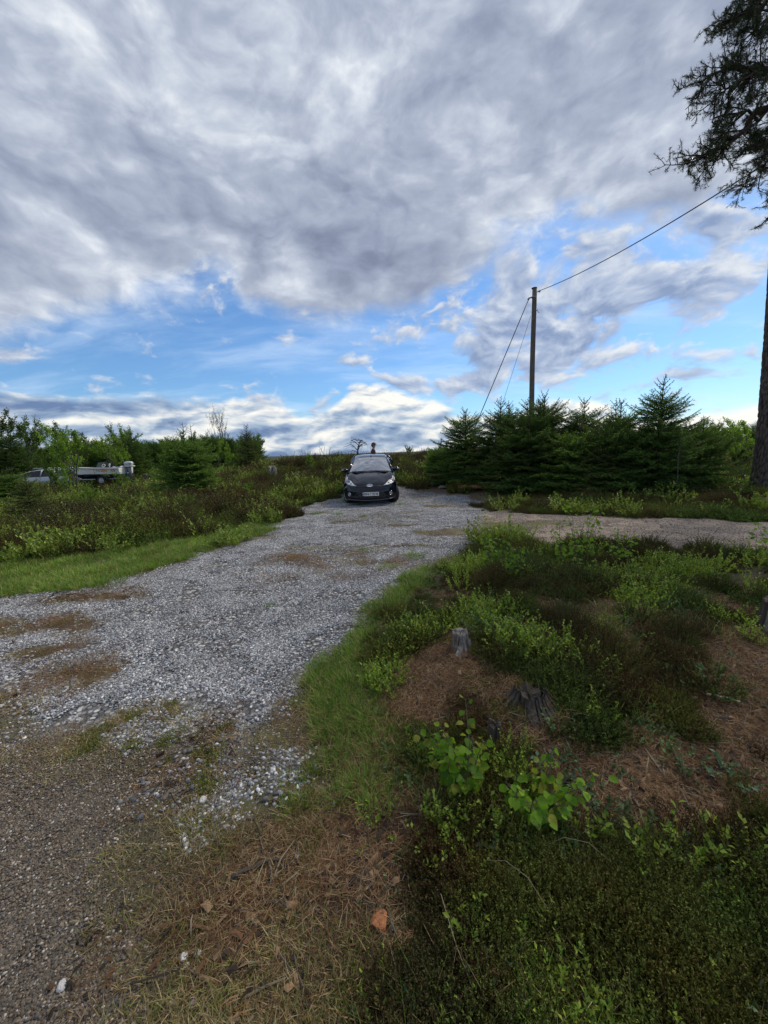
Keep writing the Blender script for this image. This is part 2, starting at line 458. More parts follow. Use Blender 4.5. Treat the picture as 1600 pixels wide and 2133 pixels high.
# ------------------------------------------------------------------ the lie of the land
_py = [-4000, 0, 7.0, 9.5, 12.0, 14.0, 16.0, 18.0, 21.0, 26.0, 30.0, 38.0, 60.0, 5000]
_pz = [0, 0, 0, -.05, -.14, -.02, .12, .17, .42, .85, .85, .5, .2, .2]
MOUND = [(1.30, 3.4, 1.0, 1.1, .20), (2.4, 3.2, 1.3, 1.1, .10), (0.7, 2.5, .55, .5, .12), (2.6, 2.2, .9, .7, .12), (.75, 1.95, .3, .25, .06)]
def height(x, y):
    x = np.asarray(x, float); y = np.asarray(y, float)
    mid = np.exp(-((x + 0.5 - 0.05 * y) / (2.6 + 0.32 * np.maximum(y, 0))) ** 4)
    z = np.interp(y, _py, _pz) * mid
    for (a, b, sx, sy, hh) in MOUND: z = z + hh * np.exp(-((x - a) / sx) ** 2 - ((y - b) / sy) ** 2)
    heath = sstep(x, -3.2, -5.0) * sstep(y, 3, 8)
    z = z + heath * (0.22 * (fbm(x, y, 0.55, 3, 3) - 0.4)) - 0.10 * sstep(x, -8, -14) * sstep(y, 60, 20)
    bank = sstep(y - (9.5 - 0.30 * (x - 4)), 0.0, 1.6) * sstep(x, 2.6, 4.5)
    z = z + bank * (0.07 + 0.22 * (fbm(x, y, 0.7, 3, 9) - 0.4))
    z = z - .30 * np.exp(-((x + 16.5) / 4.2) ** 2 - ((y - 21.2) / 2.8) ** 2)
    r = np.hypot(x, y)
    z = z - 30 * sstep(r, 70, 420)
    z = z + 0.03 * (fbm(x, y, 2.2, 3, 5) - 0.5)
    return z
def hz(x, y): return float(height(np.array([x]), np.array([y]))[0])

# outlines on the ground, metres (x to the right, y away from the camera)
GRAVEL = [(-4.9, 4.40), (-3.692, 4.75), (-3.073, 5.918), (-2.396, 7.786), (-2.65, 10.6), (-2.75, 12.6), (-1.6, 13.9), (-1.2, 17.2), (0.9, 17.4), (1.3, 14.6), (2.7, 13.2), (2.52, 9.95), (1.6, 7.0), (1.171, 5.789), (0.35, 4.73), (-0.18, 3.845), (-0.36, 3.121), (-0.56, 2.621), (-0.80, 2.08), (-0.86, 1.78), (-0.96, 1.80), (-1.30, 2.0), (-1.75, 2.05), (-2.046, 2.10), (-2.9, 2.3), (-7.0, 2.1), (-8, 3.2)]
TRACK = [(2.1, 12.4), (2.5, 10.0), (3.5, 9.3), (4.93, 8.55), (6.83, 7.45), (12, 5.6), (30, 1.0), (30, -1.5), (10, 3.4), (5.6, 4.85), (3.9, 5.75), (1.8, 6.35), (1.35, 7.0)]
DIRT = [(-2.9, 2.35), (-1.75, 1.98), (-1.15, 1.60), (-.88, 1.34), (-.60, 1.05), (-.54, .86), (-.9, 0.2), (-1.2, -3), (-8, -3), (-8, 2.2)]
GRASS_L = [(-9.5, 3.2), (-4.686, 4.456), (-3.692, 4.72), (-3.073, 5.918), (-2.396, 7.786), (-2.6, 9.2), (-3.25, 8.6), (-4.1, 7.2), (-5.6, 6.5), (-7.2, 6.0), (-11, 5.0)]
GRASS_R = [(0.95, 5.5), (0.30, 4.75), (-0.2, 3.845), (-0.36, 3.121), (-0.56, 2.621), (-0.52, 2.25), (-0.30, 1.85), (-0.1, 2.0), (0.06, 2.2), (0.02, 2.55), (-0.08, 2.85), (0.02, 3.5), (0.45, 4.4)]
NEEDLE = [(.19, 2.30, .24, .34), (1.25, 1.60, .58, .34), (1.95, 1.62, .75, .50), (2.7, 1.8, .7, .6), (3.0, 3.15, .42, .45), (-.05, 1.55, .13, .42), (-.25, 1.15, .5, .30), (.48, 2.55, .18, .2), (10.4, 8.9, 1.4, .9), (2.9, 12.9, 1.0, 1.3), (3.9, 13.2, 1.5, 1.0), (3.7, 12.1, 1.2, .9), (4.9, 10.9, .8, .3), (2.2, 2.2, .4, .35), (3.3, 2.2, .9, .5)]
BILB = [(.20, 2.95, .28, .22), (.80, 3.05, .20, .22), (2.5, 3.85, .55, .5), (3.6, 4.5, .7, .4), (.95, 2.52, .2, .2), (.55, 2.95, .2, .15), (-.03, 2.55, .1, .2), (2.1, 3.35, .3, .25), (1.1, 4.8, .35, .45), (2.45, 5.0, .6, .4), (4.9, 4.6, .4, .3)]
def ell(x, y, L):
    d = np.full(np.shape(x), -9.0)
    for (a, b, sx, sy) in L: d = np.maximum(d, 1 - np.hypot((x - a) / sx, (y - b) / sy))
    return d      # 1 at the centre, 0 on the outline
def weights(x, y):
    x = np.asarray(x, float); y = np.asarray(y, float)
    n1 = fbm(x, y, 1.3, 4, 21) - 0.5; n2 = fbm(x, y, 5.0, 3, 31) - 0.5; n3 = fbm(x, y, 2.6, 3, 41) - 0.5
    w = {}
    sg = poly_sd(x, y, GRAVEL) + 0.35 * n2 * np.clip(y / 4, .4, 2.0) + 0.3 * n1 * sstep(y, 2.6, 6)
    near = sstep(y, 3.0, 2.0)
    g = sstep(sg, -0.10, 0.16); drive = g
    # worn patches with needles and moss in the lower part of the gravel and dry strips farther on
    worn = np.maximum(ell(x, y, [(-2.35, 2.75, .42, .22), (-1.55, 2.22, .30, .12), (-3.6, 3.6, .9, .28), (-3.5, 4.35, .8, .2), (-1.02, 1.9, .16, .07), (-1.15, 2.05, .22, .10), (-2.6, 2.4, .3, .08), (-3.0, 3.1, .3, .15), (-1.9, 10.7, .8, .3), (-.9, 9.0, .5, .25), (.35, 6.3, .6, .18), (-.1, 5.4, .35, .12), (1.2, 7.3, .7, .4), (1.6, 11.5, .8, .5), (.3, 8.2, .5, .2), (-1.6, 5.9, .3, .1)]) + 1.1 * n2, -1)
    thin = sstep(fbm(x, y, 0.8, 4, 51), 0.50, 0.66) * sstep(y, 3.5, 7.0)
    g = g * (1 - 0.95 * sstep(worn, -0.05, 0.35)) * (1 - 0.55 * thin)
    extra = ell(x, y, [(-.55, 1.75, .07, .07), (-.80, 1.62, .05, .14), (-1.16, 1.62, .13, .05), (3.1, 12.0, .5, .25), (2.6, 10.2, .35, .25)]) + 0.7 * n2
    g = np.maximum(g, 0.85 * sstep(extra, 0.0, 0.4))
    w['gravel'] = np.clip(g, 0, 1)
    w['worn'] = np.clip(sstep(worn, -.05, .35) + thin * .6, 0, 1) * sstep(sg, -.1, .2)
    st = sstep(poly_sd(x, y, TRACK) + 0.5 * n1 + 0.25 * n2, -0.15, 0.2)
    w['track'] = st * (1 - w['gravel'])
    w['strip'] = sstep(fbm(x * .45 + .3 * y, y * 1.6, 1.0, 4, 61) + .35 * ell(x, y, [(1.9, 6.6, .9, .9), (2.3, 7.6, 1.2, .5)]), .50, .62) * sstep(poly_sd(x, y, TRACK), -.8, .1) * sstep(x, 5.5, 3.0)
    sd = sstep(poly_sd(x, y, DIRT) + 0.5 * n1 + 0.3 * n2, -0.25, 0.35)
    w['dirt'] = sd * (1 - w['gravel'])
    gl = sstep(poly_sd(x, y, GRASS_L) + 0.9 * n1 + .3 * n2, -0.25, 0.25)
    gr = sstep(poly_sd(x, y, GRASS_R) + 0.35 * n1 + .2 * n2, -0.10, 0.12)
    w['grass'] = np.maximum(gl, gr) * (1 - np.maximum(drive, w['gravel'])) * (1 - w['track'])
    mid = sstep(x + .5 * n3, .14, -.08) * sstep(y, 2.5, 1.9)                       # the worn verge between dirt and heather
    w['verge'] = mid * (1 - w['dirt']) * (1 - w['gravel'])
    nd = sstep(ell(x, y, NEEDLE) + 0.8 * n3 + .5 * n2, -0.12, 0.30)
    w['needle'] = np.maximum(nd * (1 - w['gravel']) * (1 - w['track']), np.maximum(w['worn'] * .6, .30 * w['verge'] * sstep(n3, .02, .14)))
    bl = sstep(ell(x, y, BILB) + 0.8 * n3, -0.15, 0.3)
    free = (1 - np.maximum(drive, w['gravel'])) * (1 - w['track']) * (1 - sd) * (1 - mid)
    w['bilberry'] = bl * free
    off = sstep(-poly_sd(x, y, GRAVEL) + .25 * n2, .05, .40) + sstep(y, 9, 11)
    w['heath'] = free * np.clip(off, 0, 1) * (1 - 0.85 * nd) * (1 - 0.9 * np.maximum(gl, gr))
    clr = sstep(ell(x, y, [(3.3, 12.7, 1.35, 1.9), (4.1, 13.2, 1.3, .8), (1.9, 14.4, .9, 1.0)]) + .4 * n2, 0.0, .25)
    w['heath'] = w['heath'] * (1 - clr); w['bare'] = clr * (1 - w['gravel'])
    return w

def spaced(fine, lo, hi, start_step, growth, far):
    c = list(np.arange(lo, hi + 1e-6, fine))
    a = [c[-1]]; s = fine
    while a[-1] < far: s *= growth; a.append(a[-1] + s)
    b = [c[0]]; s = fine
    while b[-1] > -far: s *= growth; b.append(b[-1] - s)
    return np.array(b[::-1][:-1] + c + a[1:])
def build_ground():
    xs = spaced(.04, -4.2, 4.2, .04, 1.075, 6000); ys = spaced(.04, .5, 8.0, .04, 1.075, 6000)
    X, Y = np.meshgrid(xs, ys); x = X.ravel(); y = Y.ravel()
    z = height(x, y); w = weights(x, y)
    z = z + .012 * w['gravel'] * (fbm(x, y, 9, 2, 71) - .5) + .03 * w['needle'] * (fbm(x, y, 6, 3, 73) - .5)
    V = np.stack([x, y, z], 1)
    nx, ny = len(xs), len(ys)
    i = np.arange((ny - 1) * nx).reshape(ny - 1, nx)[:, :-1].ravel()
    F = np.stack([i, i + 1, i + nx + 1, i + nx], 1)
    c = np.tile(np.array([.040, .036, .020]), (len(x), 1))                 # peaty heath soil
    far = sstep(y, 9, 22)[:, None]
    c = c * (1 - far) + np.array([.045, .050, .022]) * far
    def over(c, wt, col): wt = np.clip(wt, 0, 1)[:, None]; return c * (1 - wt) + np.array(col) * wt
    c = over(c, w['bilberry'], (.045, .050, .018))
    c = over(c, w['grass'], (.055, .075, .024))
    c = over(c, w['verge'], (.088, .082, .042))
    c = over(c, w['dirt'], (.125, .108, .088))
    c = over(c, w['needle'], (.085, .054, .034))
    c = over(c, w['track'], (.27, .225, .185))
    c = over(c, w['strip'] * w['track'], (.12, .11, .055))
    c = over(c, w['bare'], (.105, .080, .052))
    c = over(c, w['gravel'], (.20, .20, .205))
    moss = sstep(fbm(x, y, 3.0, 4, 91), .52, .66) * np.maximum(w['worn'], np.maximum(.7 * w['verge'], .5 * sstep(poly_sd(x, y, GRAVEL), -.5, 0) * (1 - w['gravel'])))
    c = over(c, moss * np.where(y > 4.5, .45, 1), (.110, .105, .035))
    m = fast_mesh('ground', V, F, ground_mat(), c, smooth=True)
    for nm, k in (('grit', w['gravel']), ('sand', np.maximum(w['dirt'], w['track']))):
        a = m.attributes.new(nm, 'FLOAT', 'POINT'); a.data.foreach_set('value', k.astype(np.float32))
    return put(link('ground', m), kind='structure')
def ground_mat():
    m, g, out = material('ground')
    c = attr_col(g)
    pos = g.n('ShaderNodeNewGeometry').outputs['Position']
    def at(n):
        a = g.n('ShaderNodeAttribute'); a.attribute_name = n; return a.outputs['Fac']
    grit, sand = at('grit'), at('sand')
    f1 = g.noise(pos, 3.0, 5, 0.6); f2 = g.noise(pos, 26, 5, 0.65); f3 = g.noise(pos, 130, 3, 0.6)
    k = g.add(g.mul(g.sub(f1, .5), .9), g.add(g.mul(g.sub(f2, .5), 1.3), g.mul(g.sub(f3, .5), .8)))
    c = g.vm('SCALE', c, sc=g.m('MAXIMUM', g.add(k, 1.0), 0.25))
    vc = g.n('ShaderNodeTexVoronoi'); g.put(vc.inputs['Vector'], pos); vc.inputs['Scale'].default_value = 34
    sp = g.n('ShaderNodeSeparateColor'); g.put(sp.inputs[0], vc.outputs['Color'])
    tone = g.ramp(sp.outputs[0], [(0.0, (.06, .062, .07)), (.35, (.15, .15, .157)), (.65, (.30, .30, .305)), (.9, (.58, .58, .58))])
    edge = g.step(vc.outputs['Distance'], .75, .35)
    tone = g.vm('SCALE', tone, sc=g.add(g.mul(edge, .75), .25))
    c = g.mix(g.mul(grit, 0.85), c, tone)
    v2 = g.n('ShaderNodeTexVoronoi'); g.put(v2.inputs['Vector'], pos); v2.inputs['Scale'].default_value = 110
    s2 = g.n('ShaderNodeSeparateColor'); g.put(s2.inputs[0], v2.outputs['Color'])
    t2 = g.ramp(s2.outputs[1], [(0.0, (.55, .55, .55)), (.6, (1, 1, 1)), (.9, (1.5, 1.45, 1.4))])
    c = g.mix(sand, c, g.mix(1.0, c, t2, 'MULTIPLY'))
    hgt = g.add(g.add(f2, g.mul(f3, .5)), g.add(g.mul(g.mul(edge, grit), .9), g.mul(g.mul(g.step(v2.outputs['Distance'], .7, .2), sand), .35)))
    principled(g, out, c, 0.95, 0, 0.2, bump=hgt, bump_s=0.9, bump_d=0.014)
    return m
build_ground()
# ------------------------------------------------------------------ small pieces of ground cover
ICO = bmesh.new(); bmesh.ops.create_icosphere(ICO, subdivisions=1, radius=1.0)
ICO.verts.ensure_lookup_table()
ICO_V = np.array([v.co[:] for v in ICO.verts]); ICO_F = np.array([[v.index for v in f.verts] for f in ICO.faces]); ICO.free()

def rand_rot(r, n):
    q = unit(r.normal(size=(n, 4)))
    a, b, c, d = q.T
    return np.stack([np.stack([1 - 2 * (c * c + d * d), 2 * (b * c - a * d), 2 * (b * d + a * c)], -1),
                     np.stack([2 * (b * c + a * d), 1 - 2 * (b * b + d * d), 2 * (c * d - a * b)], -1),
                     np.stack([2 * (b * d - a * c), 2 * (c * d + a * b), 1 - 2 * (b * b + c * c)], -1)], 1)

def stone_patch(seed, n, size, s0, s1, tones, mat, flat=0.62, sink=0.25, angular=0.28):
    r = np.random.default_rng(seed)
    V = ICO_V[None] * (1 + angular * r.uniform(-1, 1, (n, len(ICO_V), 1)))
    S = np.exp(r.uniform(np.log(s0), np.log(s1), n)) * 0.5
    sc = np.stack([S * r.uniform(.9, 1.5, n), S * r.uniform(.7, 1.1, n), S * r.uniform(.45, .8, n)], -1)
    V = V * sc[:, None, :]
    Rm = rand_rot(r, n); th = r.uniform(0, 2 * math.pi, n)
    Rz = np.zeros((n, 3, 3)); Rz[:, 0, 0] = np.cos(th); Rz[:, 0, 1] = -np.sin(th); Rz[:, 1, 0] = np.sin(th); Rz[:, 1, 1] = np.cos(th); Rz[:, 2, 2] = 1
    tl = r.uniform(-.5, .5, n); Rx = np.zeros((n, 3, 3)); Rx[:, 0, 0] = 1; Rx[:, 1, 1] = np.cos(tl); Rx[:, 1, 2] = -np.sin(tl); Rx[:, 2, 1] = np.sin(tl); Rx[:, 2, 2] = np.cos(tl)
    V = np.einsum('nij,nvj->nvi', Rz @ Rx, V)
    p = r.uniform(-.5, .5, (n, 2)) * size
    V[:, :, :2] += p[:, None, :]; V[:, :, 2] += (sc[:, 2] * (1 - 2 * sink))[:, None]
    F = ICO_F[None] + (np.arange(n) * len(ICO_V))[:, None, None]
    t = np.asarray(tones)[r.choice(len(tones), n)] * r.uniform(.75, 1.25, (n, 1))
    C = np.repeat(t, len(ICO_V), 0)
    return fast_mesh('stone_patch', V.reshape(-1, 3), F.reshape(-1, 3), mat, C)

def strips(P, D, L, W, bend, r, segs=2, side=None, taper=0.15, up=(0, 0, 1)):
    """thin tapered strips: start P, direction D, length L, width W; bend = sideways/downward curve. returns V,F (quads)"""
    n = len(P); up = np.asarray(up, float)
    if side is None:
        side = unit(np.cross(D, np.tile(up, (n, 1)) + 0.2 * r.normal(size=(n, 3))))
    t = np.linspace(0, 1, segs + 1)
    pts = P[:, None] + D[:, None] * (L[:, None] * t)[..., None] + bend[:, None] * (L[:, None] * t ** 2)[..., None]
    w = (W[:, None] * (1 - (1 - taper) * t ** 1.5)[None])[..., None] * 0.5
    V = np.stack([pts - side[:, None] * w, pts + side[:, None] * w], 2).reshape(n, -1, 3)
    k = 2 * (segs + 1)
    q = np.array([[2 * i, 2 * i + 1, 2 * i + 3, 2 * i + 2] for i in range(segs)])
    F = (q[None] + (np.arange(n) * k)[:, None, None]).reshape(-1, 4)
    return V.reshape(-1, 3), F, k
def polar(r, n, el0, el1):
    a = r.uniform(0, 2 * math.pi, n); e = np.radians(r.uniform(el0, el1, n))
    return np.stack([np.cos(a) * np.cos(e), np.sin(a) * np.cos(e), np.sin(e)], -1)
def tones(r, n, L, v=.2):
    return np.asarray(L)[r.choice(len(L), n)] * r.uniform(1 - v, 1 + v, (n, 1))

def grass_mesh(seed, n, rad, h0, h1, cols, mat, lean=(55, 88), w=.0045):
    r = np.random.default_rng(seed)
    a = r.uniform(0, 2 * math.pi, n); d = rad * np.sqrt(r.uniform(0, 1, n))
    P = np.stack([d * np.cos(a), d * np.sin(a), np.full(n, -.01)], -1)
    D = polar(r, n, *lean); D = unit(D + 0.4 * np.stack([np.cos(a), np.sin(a), 0 * a], -1) * (d / rad)[:, None])
    L = r.uniform(h0, h1, n)
    B = np.stack([D[:, 0] * .5, D[:, 1] * .5, -r.uniform(.05, .45, n)], -1)
    V, F, k = strips(P, D, L, np.full(n, w) * r.uniform(.7, 1.4, n), B, r, 3, taper=.12)
    return fast_mesh('grass_tuft', V, F, mat, np.repeat(tones(r, n, cols), k, 0))

def needle_mesh(seed, n, size, mat, cols, ln=(.03, .065), h=.018):
    r = np.random.default_rng(seed)
    P = np.concatenate([r.uniform(-.5, .5, (n, 2)) * size, r.uniform(0, h, (n, 1))], 1)
    D = polar(r, n, -14, 16); L = r.uniform(*ln, n)
    B = r.normal(size=(n, 3)) * .18; B[:, 2] = -abs(B[:, 2]) * .3
    V, F, k = strips(P, D, L, r.uniform(.0010, .0018, n), B, r, 2, taper=.6)
    return fast_mesh('needle_patch', V, F, mat, np.repeat(tones(r, n, cols, .3), k, 0))

def leaf_quads(P, D, S, L, W, fold=.25):
    """folded oval leaves, 4 triangles: P base, D along, S sideways"""
    N = np.cross(S, D)
    n = len(P); L = L[:, None]; W = W[:, None]
    m = P + D * L * .5
    V = np.stack([P, m - S * W * .5 + N * W * fold, P + D * L, m + S * W * .5 + N * W * fold, m], 1)
    q = np.array([[0, 4, 1], [1, 4, 2], [0, 3, 4], [3, 2, 4]])
    F = (q[None] + (np.arange(n) * 5)[:, None, None]).reshape(-1, 3)
    return V.reshape(-1, 3), F
def frames(D, r):
    S = unit(np.cross(D, r.normal(size=D.shape))); return S

def heather_mesh(seed, stems, rad, hgt, mat, cols, leaves=15, leaf=(.006, .0032), tip=None, dome=.55):
    r = np.random.default_rng(seed)
    a = r.uniform(0, 2 * math.pi, stems); d = np.sqrt(r.uniform(0, 1, stems))
    out = np.stack([np.cos(a), np.sin(a), 0 * a], -1)
    P = out * (d * rad * .55)[:, None]; P[:, 2] = -.02
    D = unit(out * (d * .85)[:, None] + np.array([0, 0, 1.0]) + .22 * r.normal(size=(stems, 3)))
    L = hgt * (1 - dome * d ** 2) * r.uniform(.7, 1.15, stems)
    B = .18 * r.normal(size=(stems, 3))
    base = tones(r, stems, cols, .25)
    Vs, Fs, k = strips(P, D, L, np.full(stems, .0018), B, r, 3, taper=.4)
    Cs = np.repeat(base * .35 + np.array([.014, .009, .005]), k, 0)
    T = []
    F3 = np.concatenate([Fs[:, [0, 1, 2]], Fs[:, [0, 2, 3]]])
    VV = [Vs]; FF = [F3]; CC = [Cs]; off = len(Vs)
    n = stems * leaves
    t = np.tile(np.linspace(.22, 1.0, leaves), stems) + r.uniform(-.03, .03, n)
    i = np.repeat(np.arange(stems), leaves)
    p = P[i] + D[i] * (L[i] * t)[:, None] + B[i] * (L[i] * t ** 2)[:, None]
    ax = unit(D[i] + 2 * B[i] * t[:, None])
    ld = unit(ax * .8 + unit(np.cross(ax, r.normal(size=(n, 3)))) * 1.0)
    sd = unit(np.cross(ld, r.normal(size=(n, 3))))
    ll = leaf[0] * r.uniform(.8, 1.8, n)[:, None] * (1.25 - .5 * t[:, None]); lw = leaf[1] * r.uniform(.7, 1.3, n)[:, None]
    V = np.stack([p - sd * lw * .5, p + sd * lw * .5, p + ld * ll], 1).reshape(-1, 3)
    F = np.arange(n * 3).reshape(-1, 3) + off
    c = base[i] * r.uniform(.75, 1.25, (n, 1))
    if tip is not None: c = c + (np.asarray(tip) - c) * (sstep(t, .62, 1.0) * r.uniform(.2, 1, n))[:, None]
    VV.append(V); FF.append(F); CC.append(np.repeat(c, 3, 0))
    return fast_mesh('heather', np.concatenate(VV), np.concatenate(FF), mat, np.concatenate(CC))

def berry_mesh(seed, stems, rad, hgt, mat, cols, per=13, leaf=(.022, .013), spread=.5):
    r = np.random.default_rng(seed)
    a = r.uniform(0, 2 * math.pi, stems); d = np.sqrt(r.uniform(0, 1, stems))
    out = np.stack([np.cos(a), np.sin(a), 0 * a], -1)
    P = out * (d * rad)[:, None]; P[:, 2] = -.02
    D = unit(out * (d * spread)[:, None] + np.array([0, 0, 1.0]) + .25 * r.normal(size=(stems, 3)))
    L = hgt * r.uniform(.55, 1.1, stems); B = .2 * r.normal(size=(stems, 3))
    Vs, Fs, k = strips(P, D, L, np.full(stems, .003), B, r, 3, taper=.5)
    F3 = np.concatenate([Fs[:, [0, 1, 2]], Fs[:, [0, 2, 3]]]); Cs = np.tile([.05, .06, .02], (len(Vs), 1))
    n = stems * per; i = np.repeat(np.arange(stems), per); t = np.tile(np.linspace(.25, 1.0, per), stems)
    p = P[i] + D[i] * (L[i] * t)[:, None] + B[i] * (L[i] * t ** 2)[:, None]
    ld = unit(D[i] * .7 + unit(np.cross(D[i], r.normal(size=(n, 3)))) * .9 + np.array([0, 0, .1]))
    S = unit(np.cross(ld, np.array([0, 0, 1.0]) + .5 * r.normal(size=(n, 3))))
    V, F = leaf_quads(p, ld, S, leaf[0] * r.uniform(.6, 1.3, n), leaf[1] * r.uniform(.7, 1.2, n))
    c = np.repeat(tones(r, n, cols, .22), 5, 0)
    return fast_mesh('berry_shrub', np.concatenate([Vs, V]), np.concatenate([F3, F + len(Vs)]), mat, np.concatenate([Cs, c]))

M = {}
M['heather'] = leafy('heather', trans=.12, rough=.75, spec=.15, vary=.42, wn=1.6, patch=.75, bright=1.6)
M['near_heather'] = leafy('near_heather', trans=.10, rough=.75, spec=.12, vary=.45, wn=3.5, patch=1.6, bright=1.65)
M['berry'] = leafy('berry_leaf', trans=.34, rough=.5, spec=.25, vary=.25, bright=1.75)
M['grass'] = leafy('grass', trans=.30, rough=.6, spec=.25, vary=.30, wn=1.2, bright=1.8)
M['litter'] = leafy('needle_litter', trans=.0, rough=.85, spec=.15, vary=.35, wn=3)
M['gravel'] = leafy('gravel_stone', trans=.0, rough=.8, spec=.3, vary=.15, wn=14)

GREY = [(.080, .084, .093)] * 2 + [(.155, .161, .177)] * 5 + [(.245, .252, .27)] * 5 + [(.35, .358, .375)] * 3 + [(.48, .48, .49)] * 2 + [(.60, .60, .59)] + [(.15, .122, .10)]
TAN = [(.10, .078, .058)] * 4 + [(.17, .135, .10)] * 4 + [(.24, .20, .16)] * 2 + [(.36, .33, .29)] * 1 + [(.10, .10, .105)]
HEATH = [(.034, .048, .013), (.046, .060, .015), (.054, .048, .018), (.040, .034, .015), (.055, .070, .016)]
HEATHB = [(.056, .038, .020), (.044, .033, .017), (.050, .048, .018)]
BILBC = [(.10, .155, .022), (.14, .19, .026), (.085, .14, .022), (.18, .21, .034)]
LINGC = [(.045, .080, .032), (.06, .100, .044), (.080, .125, .062), (.05, .075, .026)]
GRASSC = [(.065, .135, .016), (.085, .165, .020), (.05, .10, .016), (.12, .16, .032)]
DRYC = [(.20, .15, .075), (.14, .095, .05), (.24, .20, .12)]
NEEDC = [(.145, .078, .038), (.105, .055, .027), (.20, .125, .068), (.072, .040, .021), (.25, .18, .105)]

def pick_points(n, y0, y1, wf, r, xw=(1.12, 1.3), mode='log', thin=1.0, xr=None):
    u = r.uniform(0, 1, n)
    y = y0 * (y1 / y0) ** u if mode == 'log' else (np.sqrt(y0 ** 2 + u * (y1 ** 2 - y0 ** 2)) if mode == 'wedge' else y0 + u * (y1 - y0))
    if xr is None:
        hw = xw[0] * y + xw[1]; x = r.uniform(-1, 1, n) * hw
    else: x = r.uniform(*xr, n)
    keep = r.uniform(0, 1, n) < np.clip(wf(x, y) * thin, 0, 1)
    return x[keep], y[keep]
def cover(name, protos, x, y, s0, s1, r, dz=0.0, flat=False, sz=None, pick=None):
    n = len(x)
    rz = r.uniform(0, 2 * math.pi, n)
    if flat: e = lay(x, y, rz)
    else: e = np.stack([r.uniform(-.12, .12, n), r.uniform(-.12, .12, n), rz], -1)
    s = r.uniform(s0, s1, n) if sz is None else sz * r.uniform(s0, s1, n)
    o = instancer(name, protos, np.stack([x, y, height(x, y) + dz], -1), e, s, r.integers(0, len(protos), n) if pick is None else pick)
    return put(o, kind='stuff')

